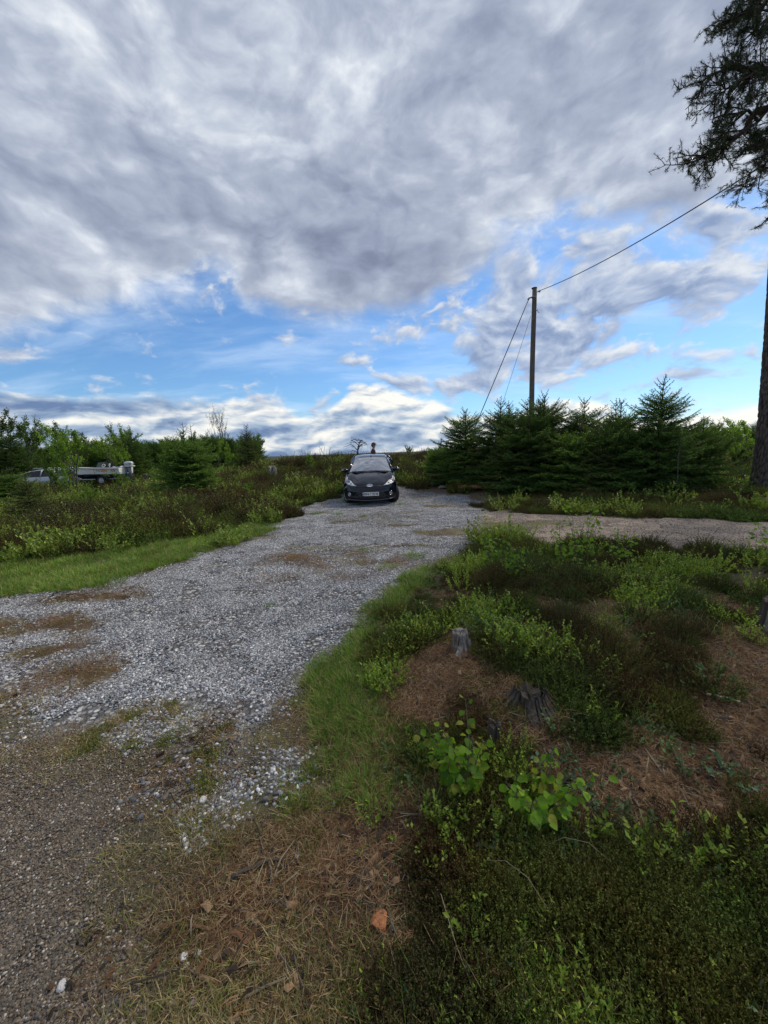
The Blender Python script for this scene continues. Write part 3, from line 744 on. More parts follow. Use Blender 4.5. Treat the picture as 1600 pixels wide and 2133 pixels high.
def build_cover():
    r = np.random.default_rng(11)
    W = lambda k: (lambda x, y: weights(x, y)[k])
    # gravel: dense and loose patches of crushed stone
    dense = [stone_patch(s, 640, .30, .007, .021, GREY, M['gravel']) for s in range(6)]
    loose = [stone_patch(s + 20, 85, .30, .008, .025, GREY, M['gravel'], sink=.3) for s in range(5)]
    x, y = pick_points(5200, 1.4, 17.5, lambda x, y: (weights(x, y)['gravel'] > .72), r, mode='flat', xr=(-8.5, 3.2), thin=1.0)
    cover('gravel', dense, x, y, .85, 1.1, r, flat=True)
    x, y = pick_points(5200, 1.2, 17.5, lambda x, y: ((weights(x, y)['gravel'] > .08) & (weights(x, y)['gravel'] <= .8)) * .9 + .10 * weights(x, y)['worn'] + .05 * weights(x, y)['verge'] + .03 * weights(x, y)['grass'] * (x < 1), r, mode='flat', xr=(-8.5, 3.6))
    x = np.r_[x, -.55, -.53, -.58, -.56, -.60, -.51, -.54]; y = np.r_[y, 1.75, 1.71, 1.78, 1.73, 1.74, 1.76, 1.79]
    cover('loose_gravel', loose, x, y, .8, 1.15, r, flat=True)
    grit = [stone_patch(s + 40, 260, .30, .0025, .012, TAN, M['gravel'], sink=.35) for s in range(5)]
    x, y = pick_points(1500, .55, 3.6, lambda x, y: weights(x, y)['dirt'] + .45 * weights(x, y)['verge'], r, mode='flat', xr=(-5.5, .1))
    cover('dirt_grit', grit, x, y, .85, 1.2, r, flat=True)
    x, y = pick_points(2200, 3.0, 12, lambda x, y: weights(x, y)['track'] * .8, r, mode='flat', xr=(1.2, 14))
    cover('track_grit', [stone_patch(s + 60, 150, .35, .006, .02, [(.30, .25, .21), (.22, .185, .155), (.40, .35, .30), (.15, .13, .115)], M['gravel'], sink=.35) for s in range(4)], x, y, .9, 1.3, r, flat=True)
    # needles
    nm = [needle_mesh(s, 420, .32, M['litter'], NEEDC, ln=(.022, .052)) for s in range(6)]
    x, y = pick_points(9000, .55, 6, lambda x, y: np.clip(weights(x, y)['needle'] * np.where(x < .1, .42, 1.0) + .06 * weights(x, y)['verge'] + .40 * weights(x, y)['heath'] * (y < 4) + .015 * weights(x, y)['dirt'] * sstep(x, -1.6, -.7), 0, 1), r, mode='flat', xr=(-5, 6))
    cover('pine_needle_litter', nm, x, y, .8, 1.25, r, flat=True)
    # twigs, chips of bark and dead leaves on the litter
    def bits(seed):
        rg = np.random.default_rng(seed); b = MB()
        for k in range(9):
            p = np.r_[rg.uniform(-.2, .2, 2), .008]; a = rg.uniform(0, 6.28); L = rg.uniform(.04, .14); d = np.array([math.cos(a), math.sin(a), rg.normal(0, .08)])
            q = np.array([p, p + d * L * .5 + rg.normal(0, .006, 3), p + d * L]); b.tube(q, [.0032, .0028, .0015], 4, col=np.array([(.12, .10, .085), (.05, .04, .032), (.22, .18, .13)][rg.integers(3)]))
        for k in range(16):
            p = np.r_[rg.uniform(-.2, .2, 2), rg.uniform(.004, .014)]; u = unit(rg.normal(size=3) * (1, 1, .3)); v = unit(np.cross(u, rg.normal(size=3) * (.3, .3, 1))); l, w = rg.uniform(.008, .026), rg.uniform(.005, .012)
            b.add([p - u * l - v * w, p + u * l - v * w * .6, p + u * l * .8 + v * w, p - u * l * .7 + v * w * .8, p + np.array([0, 0, .004])], [(0, 1, 4), (1, 2, 4), (2, 3, 4), (3, 0, 4)], col=np.array([(.10, .055, .03), (.06, .04, .028), (.20, .13, .075), (.035, .028, .022)][rg.integers(4)]))
        return b.mesh('litter_bits', M['litter'])
    x, y = pick_points(3000, .6, 6, lambda x, y: .55 * weights(x, y)['needle'] * np.where(x < .1, .3, 1) + .10 * weights(x, y)['heath'], r)
    cover('twig_litter', [bits(s) for s in range(6)], x, y, .8, 1.3, r, flat=True)
    soil = [needle_mesh(s + 70, 200, .30, M['litter'], [(.05, .036, .026), (.035, .027, .02), (.08, .055, .036)], ln=(.01, .03), h=.012) for s in range(3)]
    x, y = pick_points(2600, .6, 6, lambda x, y: weights(x, y)['needle'] * sstep(fbm(x, y, 3.4, 3, 231), .5, .62) * (x > -.3), r)
    cover('dark_soil_litter', soil, x, y, .8, 1.2, r, flat=True, dz=.006)
    # grass
    tall = [grass_mesh(s, 80, .10, .05, .135, GRASSC + DRYC[:1], M['grass']) for s in range(6)]
    short = [grass_mesh(s + 10, 90, .11, .02, .06, [(.10, .105, .028), (.075, .10, .024), (.13, .12, .04)] + DRYC, M['grass'], lean=(20, 85), w=.0030) for s in range(5)]
    dry = [grass_mesh(s + 30, 90, .10, .03, .085, DRYC + [(.09, .09, .03), (.11, .085, .045)], M['grass'], lean=(5, 60), w=.0017) for s in range(4)]
    x, y = pick_points(20000, 1.5, 14, lambda x, y: sstep(weights(x, y)['grass'], .2, .8) * (1 - .75 * weights(x, y)['needle']) + .40 * weights(x, y)['verge'] * sstep(x + .15 * (1.6 - y), -.62, -.25) * sstep(fbm(x, y, 3.3, 3, 201), .38, .56), r, thin=.95)
    cover('verge_grass', tall, x, y, .65, 1.1, r, sz=np.clip((y / 4) ** .4, .75, 1.5))
    def sg(x, y):
        w = weights(x, y)
        return (1.5 * w['verge'] * sstep(fbm(x, y, 2.2, 3, 91), .34, .52) * (.35 + .65 * sstep(x, -.9, -.3)) + .85 * w['worn'] * sstep(fbm(x, y, 3.0, 4, 91), .44, .60) * np.where(y > 4.5, 1.3, 1) + .5 * w['strip'] * (1 - w['gravel']) + .4 * sstep(poly_sd(x, y, GRAVEL), -.45, -.0) * (1 - w['gravel']) * (y > 2))
    sg0 = sg
    sg = lambda x, y: sg0(x, y) + .35 * weights(x, y)['bare'] * sstep(fbm(x, y, 1.8, 3, 261), .42, .6)
    x, y = pick_points(14000, .6, 15, sg, r)
    cover('short_grass', short, x, y, .7, 1.2, r)
    x, y = pick_points(5200, .6, 8, lambda x, y: .18 * weights(x, y)['verge'] * sstep(fbm(x, y, 3.1, 3, 191), .42, .58) + .14 * weights(x, y)['heath'] * sstep(fbm(x, y, 2.4, 3, 251), .46, .6) + .2 * weights(x, y)['worn'], r)
    cover('dry_grass', dry, x, y, .7, 1.3, r)
    # heather mat
    hm = [heather_mesh(s, 190, .17, .115, M['near_heather'], HEATH, leaves=24, leaf=(.0062, .0042), tip=(.080, .098, .022), dome=.75) for s in range(6)] + [heather_mesh(s + 9, 190, .17, .11, M['near_heather'], HEATHB, leaves=24, leaf=(.0060, .0040), dome=.75) for s in range(2)]
    x, y = pick_points(17000, .55, 14, lambda x, y: sstep(weights(x, y)['heath'], .1, .7) * np.where(y < 4.5, .04 + .55 * sstep(fbm(x, y, 3.6, 4, 101), .43, .56), .35 + .65 * sstep(fbm(x, y, 2.0, 3, 101), .35, .55)), r, xw=(1.15, 1.0))
    pk = np.where(fbm(x, y, 2.3, 3, 211) + r.normal(0, .05, len(x)) > .47, r.integers(0, 6, len(x)), r.integers(6, 8, len(x)))
    cover('heather_mat', hm, x, y, .65, 1.15, r, sz=np.clip((y / 2.2) ** .45, .85, 2.4) * (.55 + .95 * sstep(fbm(x, y, 2.6, 3, 141), .32, .68)) * np.where((x > 1.5) & (y > 7.5), .7, 1), pick=pk)
    hf = [heather_mesh(s + 30, 190, .36, .27, M['heather'], HEATH + BILBC[:1], leaves=14, leaf=(.020, .014), tip=(.085, .105, .024), dome=.75) for s in range(4)] + [heather_mesh(s + 40, 190, .36, .32, M['heather'], HEATHB, leaves=14, leaf=(.018, .013), dome=.75) for s in range(2)]
    x, y = pick_points(9000, 7, 48, lambda x, y: sstep(weights(x, y)['heath'], .2, .8), r, xw=(1.2, 2))
    pk = np.where(fbm(x, y, .8, 3, 221) + r.normal(0, .06, len(x)) > np.where((y > 16) & (x > -9), .60, .48), r.integers(0, 4, len(x)), r.integers(4, 6, len(x)))
    cover('far_heather', hf, x, y, .8, 1.4, r, sz=np.clip((y / 12) ** .35, .9, 1.6) * (.5 + 1.0 * sstep(fbm(x, y, .9, 3, 151), .32, .68)) * np.where((x > 2.0) & (y < 14), .5, 1), pick=pk)
    # moss cushions and low grass between the heather
    moss = [heather_mesh(s + 55, 260, .10, .035, M['grass'], [(.085, .105, .020), (.11, .12, .022), (.07, .095, .020)], leaves=8, leaf=(.006, .004), dome=.5) for s in range(3)]
    x, y = pick_points(9000, .6, 7, lambda x, y: .45 * weights(x, y)['heath'] * sstep(fbm(x, y, 2.1, 3, 161), .46, .6) + .30 * weights(x, y)['verge'] * sstep(fbm(x, y, 2.6, 3, 171), .48, .6), r)
    cover('moss', moss, x, y, .6, 1.3, r)
    x, y = pick_points(3500, .6, 6, lambda x, y: .5 * weights(x, y)['heath'] * sstep(fbm(x, y, 1.7, 3, 181), .5, .62), r)
    cover('heath_grass', [grass_mesh(s + 80, 40, .10, .06, .16, GRASSC[:3] + DRYC, M['grass'], w=.0028) for s in range(4)], x, y, .6, 1.2, r)
    # bilberry and lingonberry
    bm = [berry_mesh(s, 16, .10, .17, M['berry'], BILBC) for s in range(6)]
    lm = [berry_mesh(s + 20, 12, .09, .08, M['berry'], LINGC, per=9, leaf=(.020, .013), spread=.9) for s in range(5)]
    bb = lambda x, y: weights(x, y)['bilberry'] * .9 + .22 * weights(x, y)['heath'] * sstep(fbm(x, y, 1.9, 3, 111), .46, .62) + .16 * weights(x, y)['heath'] * sstep(y, 2.2, 1.4) * sstep(fbm(x, y, 4.0, 2, 241), .45, .60)
    x, y = pick_points(5000, .7, 9, bb, r)
    cover('bilberry_cover', bm, x, y, .6, 1.2, r, sz=np.clip((y / 3) ** .3, .7, 1.4))
    x, y = pick_points(4200, .7, 6, lambda x, y: .50 * weights(x, y)['heath'] * sstep(fbm(x, y, 2.9, 3, 121), .44, .58) + .10 * weights(x, y)['needle'] * (x > .3), r)
    cover('lingonberry_cover', lm, x, y, .6, 1.2, r)
    bf = [berry_mesh(s + 50, 26, .30, .42, M['berry'], [(.085, .125, .022), (.11, .150, .026), (.07, .115, .022), (.13, .15, .032)], per=12, leaf=(.065, .038)) for s in range(4)]
    x, y = pick_points(4200, 6, 40, lambda x, y: weights(x, y)['heath'] * sstep(fbm(x, y, .9, 3, 131), .43, .60) * np.where(x < 2, 1, .15) * np.where((y > 16.5) & (x > -7), .12, 1), r)
    cover('far_bilberry', bf, x, y, .7, 1.3, r, sz=np.clip((y / 14) ** .4, .8, 1.5))
build_cover()
# ------------------------------------------------------------------ trees
M['spruce'] = leafy('spruce_needles', trans=.36, rough=.65, spec=.2, vary=.30, wn=1.4, bright=2.1)
M['pine'] = leafy('pine_needles', trans=.10, rough=.6, spec=.2, vary=.25, wn=2)
M['leaf'] = leafy('broad_leaf', trans=.48, rough=.55, spec=.2, vary=.25, wn=1.2, bright=1.3)
M['bark_spruce'] = bark('spruce_bark', (.11, .085, .065), (.045, .035, .028), 30, .5, .006)
M['bark_birch'] = bark('birch_bark', (.20, .18, .16), (.06, .05, .045), 18, 1.6, .006)
M['bark_pine'] = bark('pine_bark', (.135, .105, .085), (.035, .027, .022), 11, .38, .05, 1.0)
M['bark_limb'] = bark('pine_limb_bark', (.10, .065, .045), (.045, .033, .027), 24, .6, .01)

def needles_on(P, D, L, r, c0, c1, step=.022, nl=.040, nw=.013, per=3, tipw=None):
    """needle triangles along twigs (start P, direction D, length L)"""
    k = np.maximum(3, (L / step).astype(int)); n = int(k.sum())
    i = np.repeat(np.arange(len(P)), k)
    first = np.repeat(np.cumsum(k) - k, k)
    t = (np.arange(n) - first + .5) / k[i]
    p = P[i] + D[i] * (L[i] * t)[:, None]
    p[:, 2] -= (.10 * L[i] * t * t)
    V = []; C = []
    for q in range(per):
        nd = unit(np.cross(D[i], r.normal(size=(n, 3))))
        nd = unit(nd * .9 + D[i] * .75 + np.array([0, 0, .12]))
        s = unit(np.cross(nd, r.normal(size=(n, 3))))
        l = nl * r.uniform(.7, 1.25, n)[:, None]; w = nw * r.uniform(.7, 1.3, n)[:, None]
        V.append(np.stack([p - s * w * .5, p + s * w * .5, p + nd * l], 1))
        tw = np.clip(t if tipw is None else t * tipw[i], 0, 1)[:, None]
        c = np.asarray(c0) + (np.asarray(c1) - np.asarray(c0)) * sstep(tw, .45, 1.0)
        C.append(np.repeat(c * r.uniform(.75, 1.25, (n, 1)), 3, 0))
    V = np.concatenate(V).reshape(-1, 3)
    return V, np.arange(len(V)).reshape(-1, 3), np.concatenate(C)

def spruce_meshes(seed, H=3.2, Rb=1.25, whorls=17, bare_top=.16, per_whorl=6, low=.02, twig=1.0, c0=(.028, .052, .013), c1=(.085, .135, .024), shape=.8, twin=False, detail=1.0):
    r = np.random.default_rng(seed)
    tb = MB(); n = 9
    zz = np.linspace(0, H, n); wob = np.cumsum(r.normal(0, .012 * H / 3, (n, 2)), 0); wob -= wob[0]
    tr = np.c_[wob, zz]; tr[0, 2] = -.15
    tb.tube(tr, .020 * H * (1 - zz / H) ** .9 + .006, 7)
    if twin: tb.tube([(0.0, 0, H * .70), (.13, .02, H * .74), (.22, .02, H * .82), (.24, .02, H * .95)], [.022, .018, .014, .005], 6)
    if twin:
        for (ax_, ay_, h0, h1) in ((0, 0, .9, 1.16), (.23, .02, .88, 1.13), (-.10, .05, .85, 1.02)):
            tb.tube([(ax_, ay_, H * h0), (ax_ + .01, ay_, H * (h0 + h1) / 2), (ax_, ay_, H * h1)], [.016, .012, .006], 5)
            for q in range(5):
                zz_ = H * (h0 + (h1 - h0) * (.25 + .14 * q)); aa = r.uniform(0, 6.28); tb.tube([(ax_, ay_, zz_), (ax_ + .16 * math.cos(aa), ay_ + .16 * math.sin(aa), zz_ + .13)], [.008, .004], 4)
    axis = lambda z: np.array([np.interp(z, zz, wob[:, 0]), np.interp(z, zz, wob[:, 1]), z])
    P = []; D = []; L = []; TW = []
    zs = H * (low + (1 - low - .02) * (np.arange(whorls) / (whorls - 1.0)) ** .92)
    for wi, z in enumerate(zs):
        f = z / H
        top = f > 1 - bare_top
        m = int(per_whorl + r.integers(-1, 2)) if not top else 4
        a0 = r.uniform(0, 2 * math.pi)
        for b in range(m):
            a = a0 + 2 * math.pi * b / m + r.normal(0, .22)
            ln = (Rb * (1 - f) ** shape * r.uniform(.70, 1.12) * min(1, .72 + 2.2 * f) + .05) if not top else H * .075 * r.uniform(.6, 1.3)
            up = -8 + 62 * f ** 1.3 + r.normal(0, 5)
            o = np.array([math.cos(a), math.sin(a), 0]); u = math.radians(up)
            d0 = o * math.cos(u) + np.array([0, 0, math.sin(u)])
            ts = np.linspace(0, 1, 6)
            sag = -.22 * (1 - f) * ln
            pts = axis(z) + np.outer(ts * ln, d0); pts[:, 2] += sag * ts ** 1.5 + .20 * ln * (1 - f * .5) * ts ** 4
            pts[:, :2] += np.outer(ts ** 2, r.normal(0, .04, 2)) * ln
            tb.tube(pts, .004 + .010 * ln * (1 - ts) ** .8 + .001, 4, cap=False)
            nt = max(4, int(ln / .042 * detail))
            td = np.linspace(.10, 1.0, nt)
            side = np.cross(d0, [0, 0, 1.0]); side /= np.linalg.norm(side) + 1e-9
            for q, t in enumerate(td):
                p = np.array([np.interp(t, ts, pts[:, kk]) for kk in range(3)])
                tl = (.40 * ln * (1 - t) ** .8 * min(1, .45 + 2 * t) + .05) * r.uniform(.7, 1.2) * twig
                if top: tl *= .55
                sg = 1 if q % 2 else -1
                ax = d0 * (1.0 - .5 * (1 - t)) + side * sg * .95 + np.array([0, 0, r.normal(-.05 if f < .7 else .2, .16)])
                if t > .97: ax = d0 + np.array([0, 0, .15])
                ax = ax / np.linalg.norm(ax)
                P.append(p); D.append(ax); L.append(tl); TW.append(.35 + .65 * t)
                if tl > .16:
                    for k2 in range(int(tl / .075)):
                        t2 = (k2 + 1) * .075 / tl
                        s2 = 1 if k2 % 2 else -1
                        a2 = unit(ax * .8 + s2 * unit(np.cross(ax, np.array([0, 0, 1.0]))) * .75 + np.array([0, 0, r.normal(-.05, .15)]))
                        P.append(p + ax * tl * t2); D.append(a2); L.append(.055 + .4 * tl * (1 - t2)); TW.append(.35 + .65 * t)
            P.append(pts[0]); D.append(unit(pts[2] - pts[0])); L.append(ln * .35); TW.append(.1)
    P.append(axis(H * .9)); D.append(np.array([0, 0, 1.0])); L.append(H * .10); TW.append(1)
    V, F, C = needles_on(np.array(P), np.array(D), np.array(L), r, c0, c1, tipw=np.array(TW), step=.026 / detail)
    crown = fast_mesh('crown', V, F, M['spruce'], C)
    trunk = tb.mesh('trunk', M['bark_spruce'], smooth=True)
    return trunk, crown

def tree(name, meshes, x, y, rz, sc, label, cat, group=None, dz=0.0):
    t = empty(name, (x, y, hz(x, y) + dz), rz, 1.0)
    t.scale = sc if isinstance(sc, tuple) else (sc, sc, sc)
    for nm, me in zip(('trunk', 'crown'), meshes): link(nm, me, t)
    return put(t, label, cat, group)

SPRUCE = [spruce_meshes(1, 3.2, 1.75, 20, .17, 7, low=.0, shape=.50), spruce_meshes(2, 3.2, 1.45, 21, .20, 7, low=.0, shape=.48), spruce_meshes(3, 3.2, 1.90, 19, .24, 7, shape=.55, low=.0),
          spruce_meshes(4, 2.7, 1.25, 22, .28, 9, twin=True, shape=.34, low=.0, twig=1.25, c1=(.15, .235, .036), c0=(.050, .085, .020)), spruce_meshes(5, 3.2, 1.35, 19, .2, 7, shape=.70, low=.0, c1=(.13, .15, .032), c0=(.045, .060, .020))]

# the dark row by the sandy track, from left to right
ROW = [(3.35, 15.4, 0, .85, 'low dark spruce at the left end of the row, sloping down towards the heath'),
       (4.35, 14.2, 1, .98, 'dark spruce behind the fallen log, second from the left in the row'),
       (4.95, 12.9, 2, .86, 'dark spruce standing just behind the grey boulder and the log'),
       (5.55, 13.6, 0, 1.03, 'dark spruce directly in front of the foot of the wooden pole'),
       (6.05, 12.1, 3, .80, 'broad low dark spruce right of the pole with bright shoot tips'),
       (6.85, 13.2, 1, .96, 'slim spruce with a thin tip between the pole and the tallest spruce'),
       (7.00, 11.5, 2, .83, 'full green spruce in the front of the row, left of the tallest one'),
       (8.0, 11.2, 1, 1.02, 'tallest spruce of the row, its open tip standing clear against blue sky'),
       (8.95, 12.5, 0, .66, 'dark low spruce just right of the tallest spruce of the row'),
       (7.8, 12.9, 4, .82, 'spruce half hidden behind the tallest one, left of its tip'),
       (5.3, 15.6, 4, 1.0, 'spruce at the back of the row behind the pole'),
       (2.5, 16.9, 3, .62, 'small bushy spruce between the parked black car and the dark row')]
ROW += [(4.1, 13.4, 4, .62, 'young light spruce at the front of the row above the fallen log'), (7.45, 12.2, 3, .78, 'bushy spruce filling the gap left of the tallest spruce'), (5.9, 14.4, 2, .98, 'broad spruce in the back of the row just right of the pole'),
        (9.5, 11.6, 2, .60, 'low spreading spruce at the right end of the row'), (6.3, 11.4, 4, .60, 'small spruce standing forward in the middle of the row')]
rr = np.random.default_rng(5)
for (x, y, k, s, lab) in ROW:
    f = rr.uniform(1.0, 1.32) if s < .99 else .98; hgt = rr.uniform(.94, 1.08) if s < 1 else .96
    t = tree('spruce_tree', SPRUCE[k], x, y, rr.uniform(0, 6.28), (s * f, s * f * rr.uniform(.9, 1.1), s * hgt), lab, 'spruce', 'dark spruces in the row beside the track')
    t.rotation_euler[0] = rr.normal(0, .035); t.rotation_euler[1] = rr.normal(0, .035)
tree('spruce_tree', SPRUCE[3], -7.20, 14.3, 0.3, (1.08, 1.08, .90), 'rounded green spruce with two bare leaders standing on the heath right of the boat', 'spruce')
tree('spruce_tree', SPRUCE[4], -9.1, 26.5, 2.0, (1.0, 1.0, .95), 'yellowish green spruce on the heath skyline right of the bare birch', 'spruce')
tree('spruce_tree', SPRUCE[4], -9.15, 9.9, 1.0, (.55, .55, .42), 'small yellow-brown spruce bush at the left edge, in front of the silver car', 'spruce')
tree('spruce_tree', SPRUCE[3], -15.1, 15.6, 1.4, (.8, .8, .50), 'low broad spruce at the left edge half hiding the bonnet of the silver car', 'spruce')

# broad-leaved trees
def branchy(seed, H, spread, levels, leaf_n, leaf, cols, rad=.06, up=.55, trunk_frac=.35, droop=0.0, ratio=.62, split=(3, 5), bare=False, mat=None, clear=.2, sides=5):
    r = np.random.default_rng(seed); tb = MB(); tips = []
    def grow(p, d, ln, rd, lv):
        n = 5; pts = [np.array(p)]; dd = np.array(d)
        for i in range(n - 1):
            dd = unit(dd + r.normal(0, .13, 3) + np.array([0, 0, (.10 * up if lv else .12) - droop * lv * .12]))
            pts.append(pts[-1] + dd * ln / (n - 1))
        pts = np.array(pts)
        tb.tube(pts, np.linspace(rd, rd * .55, n), sides if lv < 2 else 3, cap=False)
        if lv >= levels:
            tips.append((pts, dd)); return
        m = r.integers(*split) + (3 if lv == 0 else 0)
        for b in range(m):
            t = r.uniform(clear if lv == 0 else .25, 1.0) if b else 1.0
            q = np.array([np.interp(t, np.linspace(0, 1, n), pts[:, k]) for k in range(3)])
            s = unit(np.cross(dd, r.normal(size=3)))
            ang = r.uniform(.35, .75) * spread if b else .15
            grow(q, unit(dd * math.cos(ang) + s * math.sin(ang) + np.array([0, 0, .12 * up])), ln * ratio * r.uniform(.75, 1.2) * (1.15 - .4 * t if lv == 0 else 1), rd * .55, lv + 1)
    grow((0, 0, -.15), (r.normal(0, .05), r.normal(0, .05), 1), H * (.62 if levels > 1 else .8), rad, 0)
    P = []; D = []
    for pts, dd in tips:
        k = leaf_n
        t = r.uniform(.1, 1.05, k)
        for kk in range(k):
            q = np.array([np.interp(t[kk], np.linspace(0, 1, len(pts)), pts[:, j]) for j in range(3)])
            P.append(q + r.normal(0, leaf * .55, 3)); D.append(unit(r.normal(size=3) + np.array([0, 0, -.35])))
    P = np.array(P); D = np.array(D); n = len(P)
    S = unit(np.cross(D, r.normal(size=(n, 3))))
    V, F = leaf_quads(P, D, S, leaf * r.uniform(.7, 1.3, n), leaf * .72 * r.uniform(.7, 1.2, n), .12)
    C = np.repeat(tones(r, n, cols, .2), 5, 0)
    zmax = max(V[:, 2].max(), 0.1)
    crown = fast_mesh('crown', V, F, M['leaf'], C); trunk = tb.mesh('trunk', mat or M['bark_birch'], smooth=True)
    return trunk, crown, zmax
def broad(name, meshes, x, y, rz, h, label, cat, group=None):
    s = h / meshes[2]
    return tree(name, meshes[:2], x, y, rz, s, label, cat, group)
LEAFC = [(.12, .20, .026), (.15, .225, .030), (.095, .165, .024)]
DEEPC = [(.060, .100, .020), (.075, .12, .025), (.045, .080, .018)]
B_LIGHT = [branchy(31, 4, 1.0, 3, 44, .095, LEAFC, .05, .7, clear=.10), branchy(32, 4, .95, 3, 44, .095, LEAFC, .05, .8, clear=.12)]
B_DARK = [branchy(33, 5, .9, 3, 48, .11, DEEPC, .06, .8, clear=.08), branchy(34, 5, .8, 3, 46, .11, DEEPC + LEAFC[2:], .06, .9, clear=.08)]
B_BARE = branchy(36, 6, .85, 4, 4, .08, [(.16, .13, .10), (.12, .13, .06)], .07, 1.0, clear=.30, split=(3, 5), ratio=.62, mat=bark('birch_twig_bark', (.13, .11, .10), (.06, .05, .045), 18, 1.6, .005))

broad('birch_tree', B_LIGHT[0], -16.4, 20.6, .4, 3.95, 'bright green young birch standing in front of the white boat', 'birch')
broad('birch_tree', B_LIGHT[1], -17.6, 27.5, 1.8, 4.0, 'light green birch behind the outboard motor of the boat', 'birch')
broad('birch_tree', B_BARE, -16.0, 40.0, .0, 6.7, 'tall nearly leafless birch with a fan of fine twigs against the sky', 'birch')
broad('birch_tree', B_DARK[0], -31.6, 31, .9, 6.2, 'dense dark tree at the far left edge, tallest of the left wood', 'tree', 'dark trees of the wood at the left')
broad('birch_tree', B_DARK[1], -28.0, 31, 2.6, 5.6, 'dark tree with a twiggy top next to the far left edge', 'tree', 'dark trees of the wood at the left')
broad('birch_tree', B_DARK[0], -24.6, 32, 4.0, 4.9, 'dark tree of the left wood standing behind the silver car', 'tree', 'dark trees of the wood at the left')
broad('birch_tree', B_DARK[1], -21.2, 33, 5.2, 4.7, 'dark tree of the left wood, left of the boat motor and behind the bright birch', 'tree', 'dark trees of the wood at the left')
broad('birch_tree', B_DARK[0], -16.6, 33, 1.2, 3.9, 'dark tree of the left wood right of the boat motor', 'tree', 'dark trees of the wood at the left')
broad('birch_tree', B_DARK[1], -33.5, 29.5, 3.3, 5.0, 'dark tree cut off by the left edge of the picture', 'tree', 'dark trees of the wood at the left')
broad('birch_tree', B_DARK[0], -23.0, 29.5, 2.2, 3.9, 'dark leafy tree right behind the bright birch', 'tree', 'dark trees of the wood at the left')
broad('birch_tree', B_LIGHT[0], -19.6, 28.5, 5.1, 3.5, 'light green leafy tree behind the middle of the boat', 'birch')
broad('birch_tree', B_LIGHT[1], -16.9, 19.7, 2.9, 2.3, 'low bright green birch bush at the foot of the bright birch by the boat', 'birch')
broad('birch_tree', B_LIGHT[1], -12.8, 30, 3.2, 3.0, 'small light green birch between the double topped spruce and the bare birch', 'birch')
for (x, y, k, s, lab) in [(-29.8, 28.5, 0, 1.5, 'dark spruce in the wood at the far left edge'), (-26.0, 27.5, 1, 1.25, 'dark spruce in the left wood just left of the bright birch'),
                          (-19.4, 30.0, 1, 1.15, 'slim dark spruce behind the middle of the boat'), (-15.1, 31, 0, .95, 'dark spruce in the gap right of the boat motor'),
                          (-14.0, 36, 1, 1.05, 'distant slim spruce behind the double topped spruce'), (-18.2, 41, 0, 1.25, 'distant spruce just left of the bare birch'), (-12.6, 38, 1, .95, 'distant spruce right of the bare birch')]:
    tree('spruce_tree', SPRUCE[k], x, y, x, s, lab, 'spruce', 'spruces of the wood at the left')
# right of the row, towards the big pine
for (x, y, m, h, lab) in [(10.9, 12.9, B_DARK[1], 2.2, 'dark low bush right of the spruce row'), (9.9, 11.9, B_DARK[0], 1.75, 'dark undergrowth bush left of the big pine trunk'), (11.3, 11.9, B_DARK[1], 1.5, 'dark undergrowth bush at the foot of the big pine'), (16.3, 17.5, B_LIGHT[0], 2.5, 'light green bush seen just left of the big pine trunk'), (13.3, 16.5, B_DARK[0], 2.1, 'distant dark green bush between the spruce row and the big pine')]:
    broad('bush', m, x, y, x * 3, h, lab, 'bush')
# a thin young trunk in front of the row
tb = MB(); tb.tube([(0, 0, -.1), (.02, 0, .6), (.0, .01, 1.1), (.03, 0, 1.5)], [.016, .014, .011, .006], 6)
t = empty('young_pine', (7.9, 10.3, hz(7.9, 10.3))); put(t, 'thin bare grey stem of a young pine in front of the tallest spruce', 'tree')
link('trunk', tb.mesh('trunk', M['bark_birch'], True), t)
r_ = np.random.default_rng(77); n_ = 26
Dn = polar(r_, n_, -10, 35); Pn = np.c_[np.zeros((n_, 2)), r_.uniform(.9, 1.7, n_)]
V_, F_, C_ = needles_on(Pn, Dn, r_.uniform(.2, .5, n_), r_, (.03, .05, .02), (.06, .09, .03))
link('crown', fast_mesh('crown', V_, F_, M['spruce'], C_), t)

# small dead and living things on the skyline
def dead_pine():
    tb = MB(); r = np.random.default_rng(8)
    def limb(p, pts, rd):
        q = [np.array(p)] + [np.array(p) + np.array(k) for k in pts]; tb.tube(q, np.linspace(rd, rd * .35, len(q)), 5, cap=False); return q
    limb((0, 0, -.2), [(.02, 0, .9), (-.05, 0, 1.5), (.03, .05, 2.0), (.18, .05, 2.32), (.32, 0, 2.38)], .07)
    for z, dx, up in [(1.3, -.55, .25), (1.5, -.7, .45), (1.7, .6, .3), (1.9, -.5, .3), (2.05, .55, .0), (2.15, -.35, .15), (2.25, .5, -.1), (1.55, .4, .35)]:
        q = limb((0, 0, z), [(dx * .4, r.normal(0, .12), up * .7), (dx * .8, r.normal(0, .15), up), (dx, r.normal(0, .2), up - .12)], .028)
        for k in range(4):
            b = q[1 + k % 3]; limb(b, [(r.normal(0, .12) + dx * .12, r.normal(0, .12), r.uniform(-.1, .15)), (r.normal(0, .15) + dx * .25, r.normal(0, .15), r.uniform(-.22, .12))], .012)
    return tb.mesh('trunk', M['bark_limb'], True)
t = empty('dead_pine', (-1.28, 21.0, hz(-1.28, 21.0)), .3, .80); put(t, 'twisted leafless dead pine on the skyline left of the car roof', 'tree')
link('trunk', dead_pine(), t)

